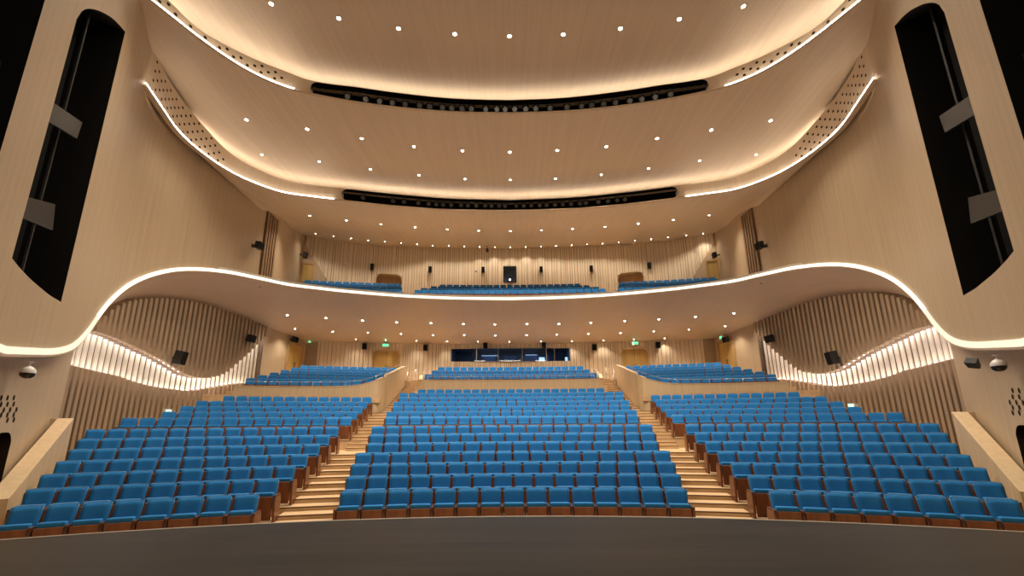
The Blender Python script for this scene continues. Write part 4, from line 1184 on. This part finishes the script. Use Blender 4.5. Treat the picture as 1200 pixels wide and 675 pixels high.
# stage lamps inside the black ceiling slots
def lanterns(plan, z0, pix, word):
    n = len(pix)
    for i, (u, v) in enumerate(pix):
        sgn = 1 if u <= 597 else -1
        h = plan.hit(u if sgn > 0 else 2 * 597 - u, v + (0 if sgn > 0 else .0144 * (u - 597)))
        if not h: continue
        p = P3(plan, h[0], max(z0 + .54, h[1]), -.34, sgn); nn = plan.nrm(h[0])
        lab = 'round stage lantern in the %s black ceiling slot, %s' % (word, (ORD[i + 1] + ' from the left') if i < n / 2 else (ORD[n - i] + ' from the right'))
        root = thing('stage_lantern', lab, 'stage lantern', p, 0, 'stage lanterns in the ceiling slots'); place(root, frame_at(p, Vector((nn.x * sgn, nn.y, 0))))
        t = Matrix.Rotation(.45, 4, 'X')
        g = G(); g.cyl(t @ Vector((0, .30, 0)), t @ Vector((0, -.12, 0)), .10, .13, 16, 0); g.build('body', [M_DARK], root)
        g = G(); g.cyl(t @ Vector((0, -.125, 0)), t @ Vector((0, -.13, 0)), .105, .105, 16); g.build('lens', [plain('lens_glass', (.16, .15, .14), .15)], root)
        g = G(); g.box(-.15, -.13, -.01, .03, -.02, .22); g.box(.13, .15, -.01, .03, -.02, .22); g.box(-.15, .15, -.01, .03, .2, .22); g.build('yoke', [M_GREY], root)
lanterns(AP, ZA, [(406, 111), (427.5, 114), (444, 116.5), (459, 118), (474, 120.5), (491, 123), (503, 124), (518, 125.5), (529, 126.5), (541, 127), (552, 127.5), (569, 128.3), (582, 128.5), (592, 129), (603, 128.5), (616, 128.5), (628, 128), (645, 127), (665, 126.5), (682, 125), (694, 123.5), (708, 121.5), (722, 120), (739, 117.5), (753, 115.5), (769, 113.5), (787, 110)], 'upper')
lanterns(BP, ZB, [(425, 229), (460, 235), (473, 236.5), (490, 238), (502, 239), (511, 239.3), (519, 239.8), (528.5, 240.2), (540, 240.8), (548, 241), (558, 241.3), (568.5, 241.5), (576, 241.6), (585, 241.7), (592, 241.8), (604, 241.5), (613, 241.3), (622, 241), (632, 240.8), (640, 240.5), (650, 240), (659, 239.5), (669, 239), (679, 238.2), (686, 237.5), (701, 236.5), (712, 235.3), (723, 234.5), (732, 234)], 'lower')

# small ceiling projector pole over the balcony, wall sensors
h = cast(U_BVH['ceiling_lowerleft'], 571, 288.2)
if h:
    root = thing('ceiling_camera', 'small dark camera hanging from the lower ceiling shell above the balcony', 'camera', h[0])
    g = G(); g.cyl((0, 0, .02), (0, 0, -.35), .03, .03, 10); g.build('pole', [M_GREY], root)
    g = G(); g.box(-.10, .10, -.22, .12, -.55, -.33); g.build('body', [M_GREY], root, bevel=.02)
for i, (u, v, ks, w) in enumerate([(404.5, 309.5, UBK, 'left part of the balcony rear wall'), (558, 317.5, UBK, 'balcony rear wall left of the middle window'), (778, 308, UBK, 'right part of the balcony rear wall')]):
    for kk in ks:
        hh = cast(U_BVH[kk], u, v)
        if hh:
            root = thing('wall_sensor', 'small round white sensor on the %s' % w, 'sensor', hh[0] + hh[1] * .06, 0, 'wall sensors'); place(root, frame_at(hh[0] + hh[1] * .06, hh[1]))
            g = G(); g.cyl((0, .0, 0), (0, -.05, 0), .09, .075, 16); g.build('housing', [M_WHITE], root); g = G(); g.cyl((0, -.05, 0), (0, -.062, 0), .045, .03, 12); g.build('lens', [M_METAL], root)
            break

# ------------------------------------------------------------------ light and exposure
w = bpy.data.worlds.new('ambient_fill'); bpy.context.scene.world = w; w.use_nodes = True  # even warm ambient fill added in place of an unbuilt stage house
w.node_tree.nodes['Background'].inputs['Color'].default_value = (1.0, 0.84, 0.64, 1); w.node_tree.nodes['Background'].inputs['Strength'].default_value = 0.06
# unseen fill lights added over the stage, behind and above the camera
for x in (-6, 0, 6):
    l = bpy.data.lights.new('stage_fill_light', 'AREA'); l.shape = 'RECTANGLE'; l.size = 3.5; l.size_y = 1.2; l.energy = 100; l.color = (1.0, 0.84, 0.64)
    o = bpy.data.objects.new('stage_fill_light', l); C.objects.link(o); o.location = (x, -3.0, 12.0); o.rotation_euler = (math.radians(48), 0, 0)
sc = bpy.context.scene
sc.view_settings.view_transform = 'Standard'; sc.view_settings.look = 'None'; sc.view_settings.gamma = 1.0; sc.view_settings.use_curve_mapping = False
sc.view_settings.exposure = 0.50
sc.cycles.use_denoising = True
sc.cycles.max_bounces = 6; sc.cycles.diffuse_bounces = 4; sc.cycles.sample_clamp_indirect = 4.0
